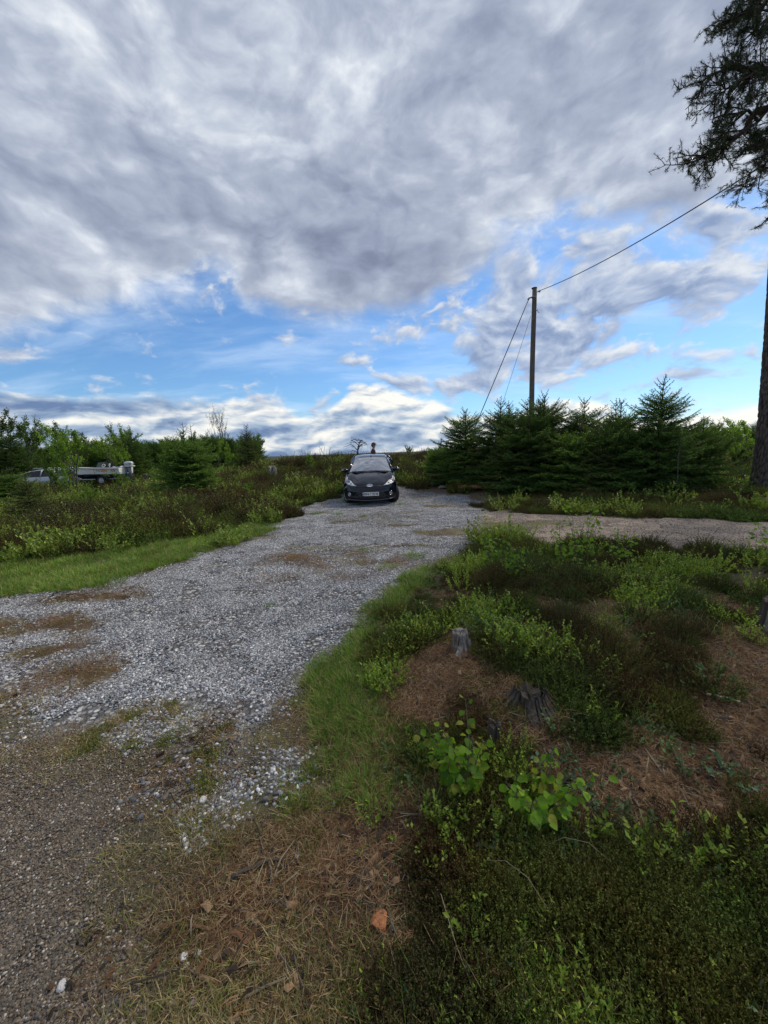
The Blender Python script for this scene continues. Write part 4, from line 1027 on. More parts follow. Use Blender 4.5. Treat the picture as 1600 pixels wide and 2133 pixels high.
# the wood far beyond, which reads as one mass
def far_wood():
    r = np.random.default_rng(19)
    protos = [SPRUCE[0][1], SPRUCE[1][1], B_DARK[0][1], B_DARK[1][1], B_LIGHT[0][1]]
    n = 620
    y = r.uniform(37, 95, n); x = -y * r.uniform(.32, 1.35, n)
    x2 = r.uniform(.35, 1.5, 200); y2 = r.uniform(24, 60, 200); x2 = x2 * y2
    x = np.concatenate([x, x2]); y = np.concatenate([y, y2]); k = r.integers(0, 5, len(x))
    base = np.array([1.25, 1.3, .75, .75, .8])[k]
    s = base * r.uniform(.75, 1.2, len(x)) * np.where(x > 0, .62, np.clip(y / 60, .8, 1.3))
    o = instancer('far_wood', protos, np.stack([x, y, height(x, y) - .1], -1), np.stack([0 * x, 0 * x, r.uniform(0, 6.28, len(x))], -1), s, k)
    put(o, kind='stuff')
far_wood()

# ------------------------------------------------------------------ the big pine at the right
def big_pine():
    r = np.random.default_rng(3)
    bx, by = 11.03, 11.0; z0 = hz(bx, by)
    t = empty('pine_tree', (bx, by, z0)); put(t, 'huge old pine at the right edge with plated grey-brown trunk and overhanging dark crown', 'pine')
    # trunk with bark plates in relief
    H = 15.0; nz, na = 240, 72
    zz = np.linspace(-.3, H, nz); th = np.arange(na) * 2 * math.pi / na
    R0 = .285 * (1 - zz / 24) + .12 * np.exp(-np.maximum(zz, 0) / .55)
    cx = -.062 * zz + .04 * np.sin(zz * .35); cy = .004 * zz
    TH, ZZ = np.meshgrid(th, zz)
    u = TH / (2 * math.pi) * 26
    # plates: distance between two nearest of jittered points
    best = np.full(TH.shape, 9.0); sec = best.copy()
    ju = np.random.default_rng(4).random((64, 128, 2))
    U, Vv = u, ZZ * 5.2
    for du in (-1, 0, 1):
        for dv in (-1, 0, 1):
            cu = np.floor(U).astype(int) + du; cv = np.floor(Vv).astype(int) + dv
            j = ju[(cu % 26), cv & 127]
            d = np.hypot((U - cu - j[..., 0]), (Vv - cv - j[..., 1]))
            s2 = np.minimum(np.maximum(best, d), sec); best = np.minimum(best, d); sec = s2
    plate = sstep(sec - best, .0, .35)
    RR = R0[:, None] + .022 * (plate - 1) + .012 * (fbm(TH * 6, ZZ * 6, 1, 3, 8) - .5)
    Pg = np.stack([cx[:, None] + RR * np.cos(TH), cy[:, None] + RR * np.sin(TH), ZZ], -1)
    idx = np.arange(nz * na).reshape(nz, na)
    F = np.stack([idx[:-1], np.roll(idx, -1, 1)[:-1], np.roll(idx, -1, 1)[1:], idx[1:]], -1).reshape(-1, 4)
    tone = (plate.reshape(-1, 1) * .75 + .25) * (np.array([.125, .104, .092]) + .03 * (fbm(TH * 3, ZZ * 2, 1, 3, 12).reshape(-1, 1) - .5))
    m, g, out = material('pine_bark_plates')
    co = g.n('ShaderNodeTexCoord').outputs['Object']; f = g.noise(co, 30, 6, .7)
    principled(g, out, g.vm('SCALE', attr_col(g), sc=g.step(f, .25, .75, .6, 1.4, smooth=False)), .95, 0, .15, bump=f, bump_s=.6, bump_d=.01)
    link('trunk', fast_mesh('trunk', Pg.reshape(-1, 3), F, m, tone, smooth=True), t)
    # limbs: world points of their run, the first at the trunk
    def tk(z): return np.array([bx + np.interp(z - z0, zz, cx), by, z])
    limbs = [[tk(8.8), (9.9, 10.4, 9.25), (8.9, 10.0, 9.6), (7.9, 9.5, 9.3), (7.0, 9.2, 8.9), (6.35, 9.05, 8.6)],
             [tk(10.6), (9.6, 10.4, 11.0), (8.5, 9.8, 10.8), (7.5, 9.4, 10.2), (6.95, 9.2, 9.8)],
             [tk(8.2), (9.7, 10.1, 8.6), (8.6, 9.5, 8.5), (7.5, 9.15, 8.15), (6.6, 9.0, 7.9)],
             [(8.3, 9.4, 8.5), (7.4, 9.1, 7.8), (6.75, 9.0, 7.4), (6.35, 9.0, 7.15)],
             [tk(7.6), (10.0, 10.0, 8.0), (9.0, 9.4, 7.9), (8.1, 9.15, 7.55), (7.55, 9.0, 7.45)],
             [tk(7.0), (10.0, 9.8, 7.2), (9.1, 9.3, 6.8), (8.4, 9.0, 6.55)],
             [tk(11.6), (9.7, 10.3, 12.0), (8.4, 9.8, 11.6), (7.5, 9.5, 10.9)],
             [tk(9.6), (9.8, 10.2, 10.0), (8.8, 9.7, 10.2), (7.9, 9.3, 9.9), (7.2, 9.2, 9.4)],
             [(8.9, 9.9, 9.6), (8.0, 9.2, 9.0), (7.3, 9.0, 8.6), (6.75, 9.0, 8.5)],
             [tk(9.2), (10.0, 10.0, 9.2), (9.1, 9.4, 9.0), (8.3, 9.1, 8.6)],
             [tk(12.4), (9.6, 10.4, 12.8), (8.3, 9.9, 12.4), (7.3, 9.6, 11.6)],
             [tk(5.8), (10.2, 10.2, 6.05), (9.15, 9.6, 5.9)],
             [tk(11.4), (10.6, 9.6, 12.0), (10.0, 8.2, 12.2), (9.9, 7.3, 11.9)], [tk(13.2), (10.4, 9.8, 13.9), (9.8, 8.6, 14.2), (9.5, 7.6, 14.1)], [tk(13.0), (12.2, 10.4, 13.8), (13.4, 9.8, 14.0)], [tk(11.0), (12.0, 9.8, 11.5), (13.2, 8.8, 11.5)],  # limbs towards the camera, out of frame, added to shade the right foreground
             [tk(13.0), (11.6, 10.0, 13.6), (12.4, 9.4, 13.7)], [tk(10.4), (11.8, 10.6, 10.9), (12.9, 10.2, 11.0)], [tk(14.0), (10.2, 11.6, 14.9), (9.6, 12.0, 15.4)],
             [tk(12.6), (10.6, 12.2, 13.2), (10.5, 13.3, 13.4)], [tk(8.0), (11.9, 11.6, 8.4), (13.2, 12.0, 8.3)], [tk(9.0), (11.4, 12.4, 9.5), (11.7, 13.6, 9.5)]]
    tb = MB(); TP = []; TD = []
    org = np.array([bx, by, z0])
    def bez(pts, n):
        pts = np.array(pts, float); pts[:, 0] += .36 * np.clip((10.6 - pts[:, 0]) / 3.0, 0, 1.2); pts[:, 2] += .15 * np.clip((10.6 - pts[:, 0]) / 3.0, 0, 1.2); s = np.linspace(0, 1, len(pts)); q = np.linspace(0, 1, n)
        return np.stack([np.interp(q, s, pts[:, k]) for k in range(3)], -1)
    def sub(p, d, ln, rd, lv):
        n = 5; q = [p]; dd = d
        for i in range(n - 1):
            dd = unit(dd + r.normal(0, .24, 3) + np.array([0, 0, .06 * i - .05])); q.append(q[-1] + dd * ln / (n - 1))
        q = np.array(q); tb.tube(q - org, np.linspace(rd, rd * .45, n), 4, cap=False)
        if lv == 0:
            for k in range(7):
                tt = r.uniform(.2, 1); j = np.array([np.interp(tt, np.linspace(0, 1, n), q[:, a]) for a in range(3)])
                s = unit(np.cross(dd, r.normal(size=3)))
                sub(j, unit(dd * .7 + s * .8 + np.array([0, 0, .1])), ln * .48 * r.uniform(.6, 1.2), rd * .5, 1)
        else:
            for tt in (.45, .72, 1.0):
                j = np.array([np.interp(tt, np.linspace(0, 1, n), q[:, a]) for a in range(3)])
                TP.append(j); TD.append(unit(dd + r.normal(0, .4, 3) + np.array([0, 0, .35])))
    for li, lb in enumerate(limbs):
        n = 14; q = bez(lb, n); q[2:-1] += r.normal(0, .05, (n - 3, 3))
        tb.tube(q - org, np.linspace(.075 if li < 5 else .055, .014, n), 6, cap=False)
        T = np.gradient(q, axis=0)
        for k in range(4, n):
            for b in range(2 if k % 2 else 3):
                s = unit(np.cross(T[k], r.normal(size=3)))
                sub(q[k], unit(unit(T[k]) * .75 + s * .8), r.uniform(.40, .90) * (1.0 - .35 * k / n) * (.5 if li == 11 else 1), .016, 0)
    # dead stub low on the trunk
    tb.tube(np.array([tk(5.6), tk(5.6) + (-.5, -.5, .1), tk(5.6) + (-.85, -.8, .02)]) - org, [.03, .02, .01], 5)
    link('limb', tb.mesh('limb', M['bark_limb'], True), t)
    TP = np.array(TP); TD = np.array(TD); n = len(TP); k = 21
    D = unit(np.repeat(TD, k, 0) * .75 + unit(r.normal(size=(n * k, 3))))
    P = np.repeat(TP, k, 0) - np.repeat(TD, k, 0) * r.uniform(0, .10, (n * k, 1)) - org
    s = unit(np.cross(D, r.normal(size=D.shape))); l = r.uniform(.05, .085, (n * k, 1)); w = .0060
    V = np.stack([P - s * w * .5, P + s * w * .5, P + D * l], 1).reshape(-1, 3)
    C = np.repeat(tones(r, n * k, [(.060, .085, .036), (.080, .105, .044), (.045, .065, .030)], .25), 3, 0)
    link('crown', fast_mesh('crown', V, np.arange(len(V)).reshape(-1, 3), M['pine'], C), t)
big_pine()
# ------------------------------------------------------------------ pole and wires
def build_pole():
    m, g, out = material('pole_wood')
    co = g.n('ShaderNodeTexCoord').outputs['Object']
    f = g.noise(g.vm('MULTIPLY', co, (1, 1, .05)), 45, 6, .7); f2 = g.noise(co, 2.2, 4, .6); f3 = g.noise(co, 11, 4, .6)
    c = g.mix(g.step(f, .3, .7), (.085, .068, .055), (.20, .175, .15)); c = g.mix(g.mul(g.step(f2, .45, .7), .6), c, (.10, .105, .085)); c = g.mix(g.mul(g.step(f3, .62, .7), .5), c, (.04, .035, .03))
    principled(g, out, c, .9, 0, .2, bump=f, bump_s=.5, bump_d=.01)
    steel = plain('galvanised_steel', (.22, .22, .23), .45, .8); dark = plain('black_cable', (.018, .018, .02), .5)
    px, py = 7.66, 20.0; z0 = hz(px, py); top = 9.08 - z0
    t = empty('utility_pole', (px, py, z0)); put(t, 'tall weathered wooden pole rising out of the dark spruce row', 'pole')
    b = MB(); zz = np.linspace(-.4, top, 16); b.tube(np.c_[-.0015 * zz + .012 * np.sin(zz * .9), 0 * zz, zz], .138 - .0035 * zz, 14)
    b.build('shaft', m, t, True)
    b = MB(); b.tube([(-.02, 0, top), (-.02, 0, top + .025), (-.02, 0, top + .04)], [.13, .13, .06], 14); b.build('cap', plain('pole_cap', (.05, .045, .04), .6), t)
    b = MB(); b.tube([(-.02, 0, top - .42), (-.02, 0, top - .36)], .122, 14); b.tube([(-.12, 0, top - .39), (-.24, -.02, top - .43), (-.30, -.02, top - .52)], [.03, .035, .02], 8); b.tube([(-.27, -.02, top - .42), (-.33, -.02, top - .50)], [.03, .03], 8); b.build('stay_clamp', steel, t)
    b = MB(); b.tube([(.08, 0, top - .17), (.18, -.02, top - .15), (.20, -.02, top - .10)], [.022, .022, .018], 8); b.tube([(.19, -.02, top - .18), (.26, -.05, top - .12)], [.04, .032], 8); b.build('hook', steel, t)
    b = MB(); b.tube([(.08, 0, top - .98), (.17, 0, top - 1.02), (.22, 0, top - 1.10)], .014, 6); b.tube([(.15, 0, top - 1.0), (.17, 0, top - .93)], .012, 6); b.tube([(.21, 0, top - 1.09), (.26, 0, top - 1.10)], .012, 6); b.build('step_bracket', steel, t)
    def cable(name, a, e, rad, sag, label, n=24):
        a = np.array(a); e = np.array(e); s = np.linspace(0, 1, n)
        q = a + np.outer(s, e - a); q[:, 2] -= sag * 4 * s * (1 - s)
        o = MB(); o.tube(q - a, rad, 5); ob = o.build(name, dark, None, True); ob.location = a; put(ob, label, 'cable')
    # both stay wires run down and back to the ground behind the spruces
    cable('stay_wire', (px - .30, py - .02, z0 + top - .52), (3.35, 18.3, hz(3.35, 18.3) - .1), .020, .0, 'thick stay wire slanting from the pole top down to the left', 10)
    cable('stay_wire', (px - .12, py + .1, z0 + top - 1.2), (5.75, 22.3, hz(5.75, 22.3) - .1), .009, .0, 'thin stay wire between the thick stay and the pole', 10)
    cable('overhead_wire', (px + .25, py - .05, z0 + top - .12), (8.55, 4.6, 7.15), .016, .42, 'overhead cable running from the pole top up towards the pine crown', 40)
build_pole()

# ------------------------------------------------------------------ stumps, log, boulders
M['grey_wood'] = old_wood('weathered_wood', (.24, .222, .206), (.045, .04, .034), (.11, .085, .065))
M['rot_wood'] = old_wood('rotten_wood', (.085, .072, .060), (.02, .016, .014), (.07, .04, .026))
M['rock'] = stone_mat('lichen_rock', (.17, .17, .165), (.085, .085, .082), (.26, .28, .22))
M['pine_log'] = bark('peeled_log', (.42, .23, .12), (.22, .10, .05), 9, .3, .012, .6)
M['cut_wood'] = plain('cut_wood', (.45, .33, .20), .8)
def stump(seed, rad, hgt, rough_top, flare, split=0.0, lean=(0, 0), nz=14, na=44, roots=5, hollow=.0):
    r = np.random.default_rng(seed); th = np.linspace(0, 2 * math.pi, na, endpoint=False)
    rows = []
    rt = r.uniform(0, 6.28, roots); rw = r.uniform(.6, 1.3, roots)
    prof = rough_top * hgt * (fbm(np.cos(th) * 2.3 + 5, np.sin(th) * 2.3 + seed, 1.2, 4, 5) - .5) * 2
    ridge = (fbm(th * 5.5, 0 * th + seed, 1.5, 3, 6) - .5)
    for k in range(nz):
        f = k / (nz - 1)
        fl = flare * (1 - f) ** 2.6 * sum(w * np.exp(-((np.angle(np.exp(1j * (th - a)))) / .42) ** 2) for a, w in zip(rt, rw))
        R_ = rad * (1 - .12 * f + .42 * (fbm(np.cos(th) * 1.6 + seed * 3, np.sin(th) * 1.6, 1, 3, 9) - .5) + .45 * ridge * (1 - .3 * f) + fl + .05 * (fbm(th * 9, 0 * th + f * 3, 1, 2, 7) - .5))
        z = -.12 + f * (hgt + .12 + prof)
        rows.append(np.stack([R_ * np.cos(th) + lean[0] * f, R_ * np.sin(th) + lean[1] * f, z + 0 * th], -1))
    topc = rows[-1]
    for q, dz in ((.72, .25), (.4, .5), (.06, .55)):
        c = topc.mean(0); rr_ = c + (topc - c) * q; rr_[:, 2] = topc[:, 2] * (1 - hollow * dz) + r.normal(0, .012 * hgt * 3, na) * (rough_top > .1) - .01 * dz
        rows.append(rr_)
    P = np.stack(rows); P = np.concatenate([P, P[:, :1]], 1)
    b = MB(); b.grid(P); return b
def place(name, mb, mat, x, y, label, cat, rz=0, dz=0, smooth=False, group=None):
    o = mb.build(name, mat, None, smooth); o.location = (x, y, hz(x, y) + dz); o.rotation_euler = (0, 0, rz)
    return put(o, label, cat, group)
def splinters(parent, seed, n, rad, h0, h1, mat, arc=(0, 6.28), lean=.35):
    """upright torn slats of wood, each a part of its stump"""
    r = np.random.default_rng(seed)
    for k in range(n):
        a = r.uniform(*arc); d = rad * r.uniform(.85, 1.1); w = r.uniform(.012, .03); h = r.uniform(h0, h1)
        o = np.array([math.cos(a), math.sin(a), 0]); s = np.array([-math.sin(a), math.cos(a), 0]); nseg = 5
        rows = []
        for i in range(nseg):
            f = i / (nseg - 1); c = o * (d + lean * h * (1 - f) ** 1.5) + np.array([0, 0, -.04 + h * f]); ww = w * (1 - .6 * f) * r.uniform(.8, 1.1)
            rows.append([c - s * ww - o * .006, c - s * ww * .9 + o * .008, c + s * ww * .9 + o * .010, c + s * ww - o * .006, c - s * ww - o * .006])
        b = MB(); b.grid(np.array(rows)); b.build('wood_slat', mat, parent)
s1 = place('tree_stump', stump(3, .065, .10, .15, .55, roots=3, lean=(.02, .01)), M['grey_wood'], .55, 2.62, 'silver grey weathered stump with a flat top and one long root, beside the bilberries', 'stump', 2.4)
splinters(s1, 1, 16, .066, .07, .13, M['grey_wood'], (3.4 - 2.4, 5.6 - 2.4), .35)
splinters(s1, 5, 14, .078, .06, .12, M['grey_wood'], (4.0 - 2.4, 4.7 - 2.4), 1.25)
s2 = place('tree_stump', stump(8, .095, .08, .55, .5, hollow=.5), M['rot_wood'], .80, 2.02, 'dark rotten stump falling apart into slats, below the heather bush', 'stump', .5, -.01)
s2.scale = (.85, .85, .85)
splinters(s2, 2, 70, .10, .05, .155, M['rot_wood'], (2.2, 6.6), .95)
s3 = place('tree_stump', stump(12, .12, .26, .08, .25), M['rot_wood'], 2.90, 2.66, 'tall grey stump cut off by the right edge of the picture', 'stump', 1.0)
splinters(s3, 3, 8, .13, .18, .28, M['grey_wood'], (2.2, 4.4), .10)
s4 = place('tree_stump', stump(15, .038, .09, .3, .4), M['rot_wood'], .545, 1.83, 'small blackened stump behind the two leafy saplings', 'stump', .3)
s5 = place('tree_stump', stump(21, .24, .55, .6, .5, lean=(.10, 0)), M['grey_wood'], -5.72, 20.0, 'forked grey stump standing in the heath left of the car', 'stump', 1.8)
s6 = place('tree_stump', stump(25, .40, .7, .2, .2), M['rot_wood'], -15.1, 25.0, 'broad dark stump behind the heath right of the outboard motor', 'stump', .8)

def rock(seed, sx, sy, sz, sub=3):
    bm = bmesh.new(); bmesh.ops.create_icosphere(bm, subdivisions=sub, radius=1)
    V = np.array([v.co[:] for v in bm.verts]); F = [[v.index for v in f.verts] for f in bm.faces]; bm.free()
    r = np.random.default_rng(seed)
    for k in range(9):          # facets cut off
        n = unit(r.normal(size=3)); d = r.uniform(.62, .88); over = np.maximum(V @ n - d, 0); V = V - np.outer(over, n) * .92
    V = V * (1 + .06 * (fbm(V[:, 0] * 3 + seed, V[:, 1] * 3 + V[:, 2] * 2, 1, 3, 4)[:, None] - .5)) * (sx, sy, sz)
    return MB().add(V, F)
place('boulder', rock(4, .30, .22, .17), M['rock'], 4.62, 13.35, 'flat-topped grey lichen boulder at the right end of the fallen log', 'boulder', .1, .10)
place('boulder', rock(7, .22, .17, .13), M['rock'], 1.95, 15.6, 'dark grey rock in the heather right of the car', 'boulder', .6, .04)
place('boulder', rock(9, .26, .2, .11), M['rock'], 2.35, 15.1, 'low flat rock at the gravel edge, right of the dark grey rock', 'boulder', 1.2, .02)
def log():
    r = np.random.default_rng(2); s = np.linspace(0, 1, 16); L = 1.95
    q = np.c_[(s - .5) * L, .03 * np.sin(s * 5), .028 * np.sin(s * 7) + .03 * (1 - s)]
    b = MB(); b.tube(q, .072 - .012 * s + .006 * r.normal(size=16), 12)
    return b
lg = place('fallen_log', log(), M['pine_log'], 3.72, 13.85, 'reddish brown fallen log lying at the edge of the gravel', 'log', R(-9), .10, True)
b = MB(); b.tube([(-.985, -.0, .03), (-.990, 0, .03)], [.066, .06], 12); b.build('cut_end', M['cut_wood'], lg)

# stones, bits of bark and sticks in the foreground
SM = stone_mat('white_stone', (.62, .61, .60), (.40, .39, .39), (.75, .74, .73), 30); SP = stone_mat('pinkish_stone', (.25, .20, .20), (.17, .14, .145), (.30, .25, .25), 30); SD = stone_mat('blue_grey_stone', (.12, .13, .15), (.07, .075, .085), (.16, .17, .18), 30)
for (x, y, sx, m, lab) in [(-.70, 1.005, .017, SM, 'largest white stone of the small cluster at the bottom left'), (-.655, 1.015, .011, SM, 'small white stone at the right of the cluster at the bottom left'), (-.68, .985, .010, SM, 'small white stone in front of the cluster at the bottom left'),
                           (-.352, 1.107, .020, SP, 'pinkish stone in the dry grass left of the orange bark'), (-.275, 1.53, .015, SM, 'whitish stone by the needles at the edge of the verge'), (-.40, 1.30, .014, SM, 'white and dark stone beside the short stick'),
                           (.01, 1.25, .013, SM, 'bright white pebble at the edge of the heather'), (.09, .99, .014, SM, 'shiny pale pebble at the bottom, in the brown needles'), (-1.15, 1.50, .020, SD, 'blue-grey stone at the edge of the dirt'), (-.90, 1.58, .022, SM, 'white stone at the lower tip of the gravel'),
                           (-.62, .90, .013, SP, 'small mauve stone at the bottom edge, left of the dry grass'), (-1.05, .95, .018, SM, 'pale grey stone lying in the dirt at the bottom left')]:
    place('stone', rock(int(abs(x * 991)) + 3, sx, sx * .8, sx * .62, 2), m, x, y, lab, 'stone', x * 40, sx * .25)
om = plain('orange_bark', (.26, .105, .042), .9, vary=.7, vs=70)
place('bark_piece', rock(77, .038, .036, .020, 3), om, -.066, 1.078, 'bright orange lump of bark lying in the grass near the bottom', 'bark', .5, .012)
place('bark_piece', rock(79, .020, .014, .008, 2), om, .60, 1.72, 'small orange flake of bark behind the leafy saplings', 'bark', .2, .01)
def stick(L, rad, seed, bend=.08):
    r = np.random.default_rng(seed); s = np.linspace(0, 1, 8)
    return MB().tube(np.c_[(s - .5) * L, bend * L * np.sin(s * 3.1) + r.normal(0, .004, 8), .004 + r.normal(0, .003, 8)], rad * (1 - .5 * s), 6)
pale = plain('bleached_stick', (.40, .32, .22), .85, vary=.3, vs=30); dkw = plain('dark_stick', (.055, .042, .032), .9, vary=.3, vs=30)
place('stick', stick(.20, .009, 1), dkw, -.53, 1.255, 'short dark stick lying across the verge in the foreground', 'stick', .35, .012, True)
place('stick', stick(.15, .009, 2), pale, 1.90, 1.99, 'pale bleached stick on the brown needles at the right', 'stick', -.55, .02, True)
place('stick', stick(.22, .009, 3), plain('lichen_stick', (.23, .25, .19), .9, vary=.35, vs=40), 1.60, 2.18, 'greenish lichen covered stick above the bleached one', 'stick', -.75, .02, True)
place('stick', stick(.5, .010, 4), dkw, 1.85, 2.12, 'dark root-like stick behind the bleached stick', 'stick', -.35, .012, True)
dryst = plain('dry_grass_stalk', (.26, .21, .13), .8)
for (x, y, L, rz, lab) in [(.17, .98, .22, 1.9, 'long dry grass stalk leaning at the left of the dark heather'), (.42, 1.13, .24, -.8, 'kinked dry stalk across the heather below the saplings'), (.68, 1.22, .22, -.35, 'dry stalk lying right of the lower sapling')]:
    place('dry_stalk', MB().tube([(-L / 2, 0, .05), (-L / 5, .012, .10), (L / 6, .004, .115), (L / 2, -.015, .08)], .0011, 4), dryst, x, y, lab, 'stalk', rz, .02)

# ------------------------------------------------------------------ bushes one can tell apart
HB = [heather_mesh(s + 70, 420, .30, .34, M['heather'], HEATH, leaves=26, leaf=(.010, .005), tip=(.075, .085, .028), dome=.35) for s in range(3)] + [heather_mesh(s + 80, 420, .30, .34, M['heather'], HEATHB, leaves=26, leaf=(.010, .005), dome=.35) for s in range(2)]
for (x, y, k, s, lab) in [(1.42, 3.95, 0, 1.1, 'largest dark heather bush on top of the mound'), (1.05, 3.55, 1, .85, 'dark heather bush left of the largest one on the mound'), (1.85, 3.5, 2, 1.0, 'dark heather bush right of the middle of the mound'),
                          (1.35, 2.78, 4, .75, 'brownish heather bush just above the rotten stump'), (1.50, 2.35, 2, .80, 'green heather bush right of the rotten stump'), (2.18, 2.62, 3, .62, 'round brown heather bush left of the tall grey stump'),
                          (3.55, 5.25, 0, .8, 'dark heather bush at the far right of the mound beside the track'), (-4.85, 8.45, 4, 2.7, 'big round dark brown heather bush in the left heath'), (-6.1, 7.8, 3, 2.0, 'low brown heather bush left of the big round one'),
                          (-7.0, 7.3, 3, 1.8, 'brown heather bush near the left edge behind the grass'), (.98, 1.20, 1, .52, 'dark heather bush at the bottom right below the saplings'), (2.0, 17.2, 3, 2.2, 'tall dark heather bush right behind the car'), (1.3, 17.6, 4, 2.0, 'dark heather bush touching the right side of the car'),
                          (-4.9, 25.5, 4, 3.0, 'dark red-brown heather clump on the skyline left of the car'), (3.2, 19.5, 0, 2.8, 'wide heather clump between the car and the spruce row')]:
    o = link('heather_bush', HB[k], None, (x, y, hz(x, y) - .02), x * 5, s); put(o, lab, 'heather', 'heather bushes')
BB = [berry_mesh(s + 90, 46, .17, .26, M['berry'], BILBC, per=15, leaf=(.024, .014), spread=.55) for s in range(3)] + [berry_mesh(s + 95, 60, .17, .20, M['berry'], LINGC, per=12, leaf=(.021, .014), spread=.7) for s in range(2)]
for (x, y, k, s, lab) in [(.13, 2.95, 0, .62, 'yellow-green bilberry bush at the grass edge left of the grey stump'), (.30, 3.15, 3, .8, 'bluish lingonberry bush behind the grass edge'), (.72, 3.05, 1, .8, 'yellow-green bilberry bush just behind the grey stump'), (.80, 2.72, 4, .9, 'grey-green lingonberry bush right of the grey stump'),
                          (.0, 2.5, 2, .55, 'small bilberry bush in the brown needles left of the grey stump'), (2.35, 3.75, 0, 1.15, 'broad bright bilberry bush in the middle of the mound'), (2.9, 3.9, 1, .9, 'bright bilberry bush right of the broad one'), (3.7, 4.45, 2, 1.1, 'yellowish bilberry bush at the right by the bare patch'),
                          (2.45, 3.05, 3, .8, 'lingonberry bush at the edge of the bare slope'), (.60, 1.70, 0, .62, 'bilberry bush between the two leafy saplings and the rotten stump'), (1.25, 4.75, 1, 1.0, 'bilberry bush at the left end of the mound by the gravel'), (4.9, 4.7, 0, 1.2, 'leafy green bush at the right edge beside the track')]:
    o = link('berry_bush', BB[k], None, (x, y, hz(x, y) - .02), x * 7, s); put(o, lab, 'berry bush', 'bilberry and lingonberry bushes')
SPR = [berry_mesh(s + 120, 7, .035, .12, M['berry'], BILBC, per=9, leaf=(.024, .014), spread=.5) for s in range(3)] + [berry_mesh(s + 130, 7, .04, .06, M['berry'], [(.07, .12, .075), (.09, .14, .09), (.06, .10, .06)], per=7, leaf=(.022, .015), spread=.9) for s in range(2)]
for (x, y, k, s, lab) in [(.165, 1.42, 0, .9, 'small yellow-green bilberry sprig at the left edge of the dark heather'), (.235, 1.40, 1, .9, 'small bilberry sprig just left of the second leafy sapling'), (.44, 1.36, 2, 1.0, 'bilberry sprig under the gap between the two leafy saplings'), (.80, 1.33, 0, 1.1, 'bilberry sprig on the dark bush right of the saplings'),
                          (.20, 1.03, 1, .9, 'yellow-green sprig low in the dark heather, left of the kinked stalk'), (.42, 1.02, 2, .8, 'yellow-green sprig in the middle of the bottom heather'), (.30, .94, 4, 1.2, 'bluish lingonberry tuft near the bottom edge, left of two'), (.36, .93, 3, 1.0, 'bluish lingonberry tuft near the bottom edge, right of two'),
                          (.62, 1.09, 4, 1.2, 'round-leaved bluish sprig in the heather right of the kinked stalk'), (.40, 1.28, 3, 1.2, 'pale bluish lingonberry sprig below the saplings'), (1.02, 1.24, 1, 1.2, 'bright sprig at the top of the heather under the bare litter'), (1.16, 1.22, 2, 1.2, 'bright sprig right of the dark bush at the heather edge'),
                          (1.36, 1.24, 0, 1.2, 'bright leafy sprig at the right edge of the heather'), (1.55, 1.55, 3, 1.3, 'dark green sprig alone on the brown litter'), (.50, .90, 0, .8, 'small bright sprig at the very bottom'), (.78, 1.62, 3, 1.2, 'blue-green sprig on the litter below the rotten stump')]:
    o = link('berry_sprig', SPR[k], None, (x, y, hz(x, y) + .03), x * 11, s); put(o, lab, 'berry sprig', 'single berry sprigs in the foreground')
for (x, y, m_, s, lab) in [(-9.9, 25.5, B_LIGHT[0], 1.6, 'fresh green shrub on the heath below the yellowish spruce'), (-4.4, 22.0, B_LIGHT[1], 1.2, 'fresh green shrub in the heath right of the forked stump'), (-9.6, 17.5, B_LIGHT[0], 1.3, 'light green shrub in the heath right of the double topped spruce'), (-11.6, 16.5, B_LIGHT[1], 1.35, 'light green shrub in the heath left of the double topped spruce'),
                           (-8.5, 11.0, B_LIGHT[0], .9, 'low bright shrub in the left heath behind the brown bushes'), (-4.6, 13.2, B_LIGHT[1], .8, 'low bright shrub by the gravel left of the car'), (-14.5, 17.5, B_LIGHT[0], 1.2, 'bright shrub in front of the boat trailer'), (-12.2, 21.0, B_LIGHT[1], 1.3, 'light shrub right of the outboard motor'),
                           (3.6, 23.0, B_DARK[0], 1.5, 'dark green shrub on the skyline right of the car'), (1.9, 25.0, B_DARK[1], 1.2, 'low dark shrub on the skyline just right of the car roof'), (5.2, 24.0, B_DARK[1], 1.7, 'dark shrub on the skyline touching the spruce row')]:
    broad('bush', m_, x, y, x * 5, s, lab, 'bush')
for (x, y, h_, lab) in [(-4.2, 27.5, .95, 'dry bare stalks on the skyline left of the car'), (-2.9, 27.0, .8, 'dry bare stalks on the skyline nearest to the car roof'), (-6.6, 28.0, .85, 'dry bare stalks on the skyline right of the yellowish spruce')]:
    b = MB(); r9 = np.random.default_rng(int(abs(x * 10)))
    for k in range(9):
        p0 = np.r_[r9.normal(0, .5, 2), -.1]; b.tube([p0, p0 + (r9.normal(0, .08), 0, h_ * .6 * r9.uniform(.6, 1.3)), p0 + (r9.normal(0, .15), 0, h_ * r9.uniform(.7, 1.4))], .012, 3)
    place('dry_stalks', b, M['bark_limb'], x, y, lab, 'stalks')
GT = [grass_mesh(s + 60, 130, .16, .10, .24, GRASSC, M['grass'], w=.006) for s in range(3)]
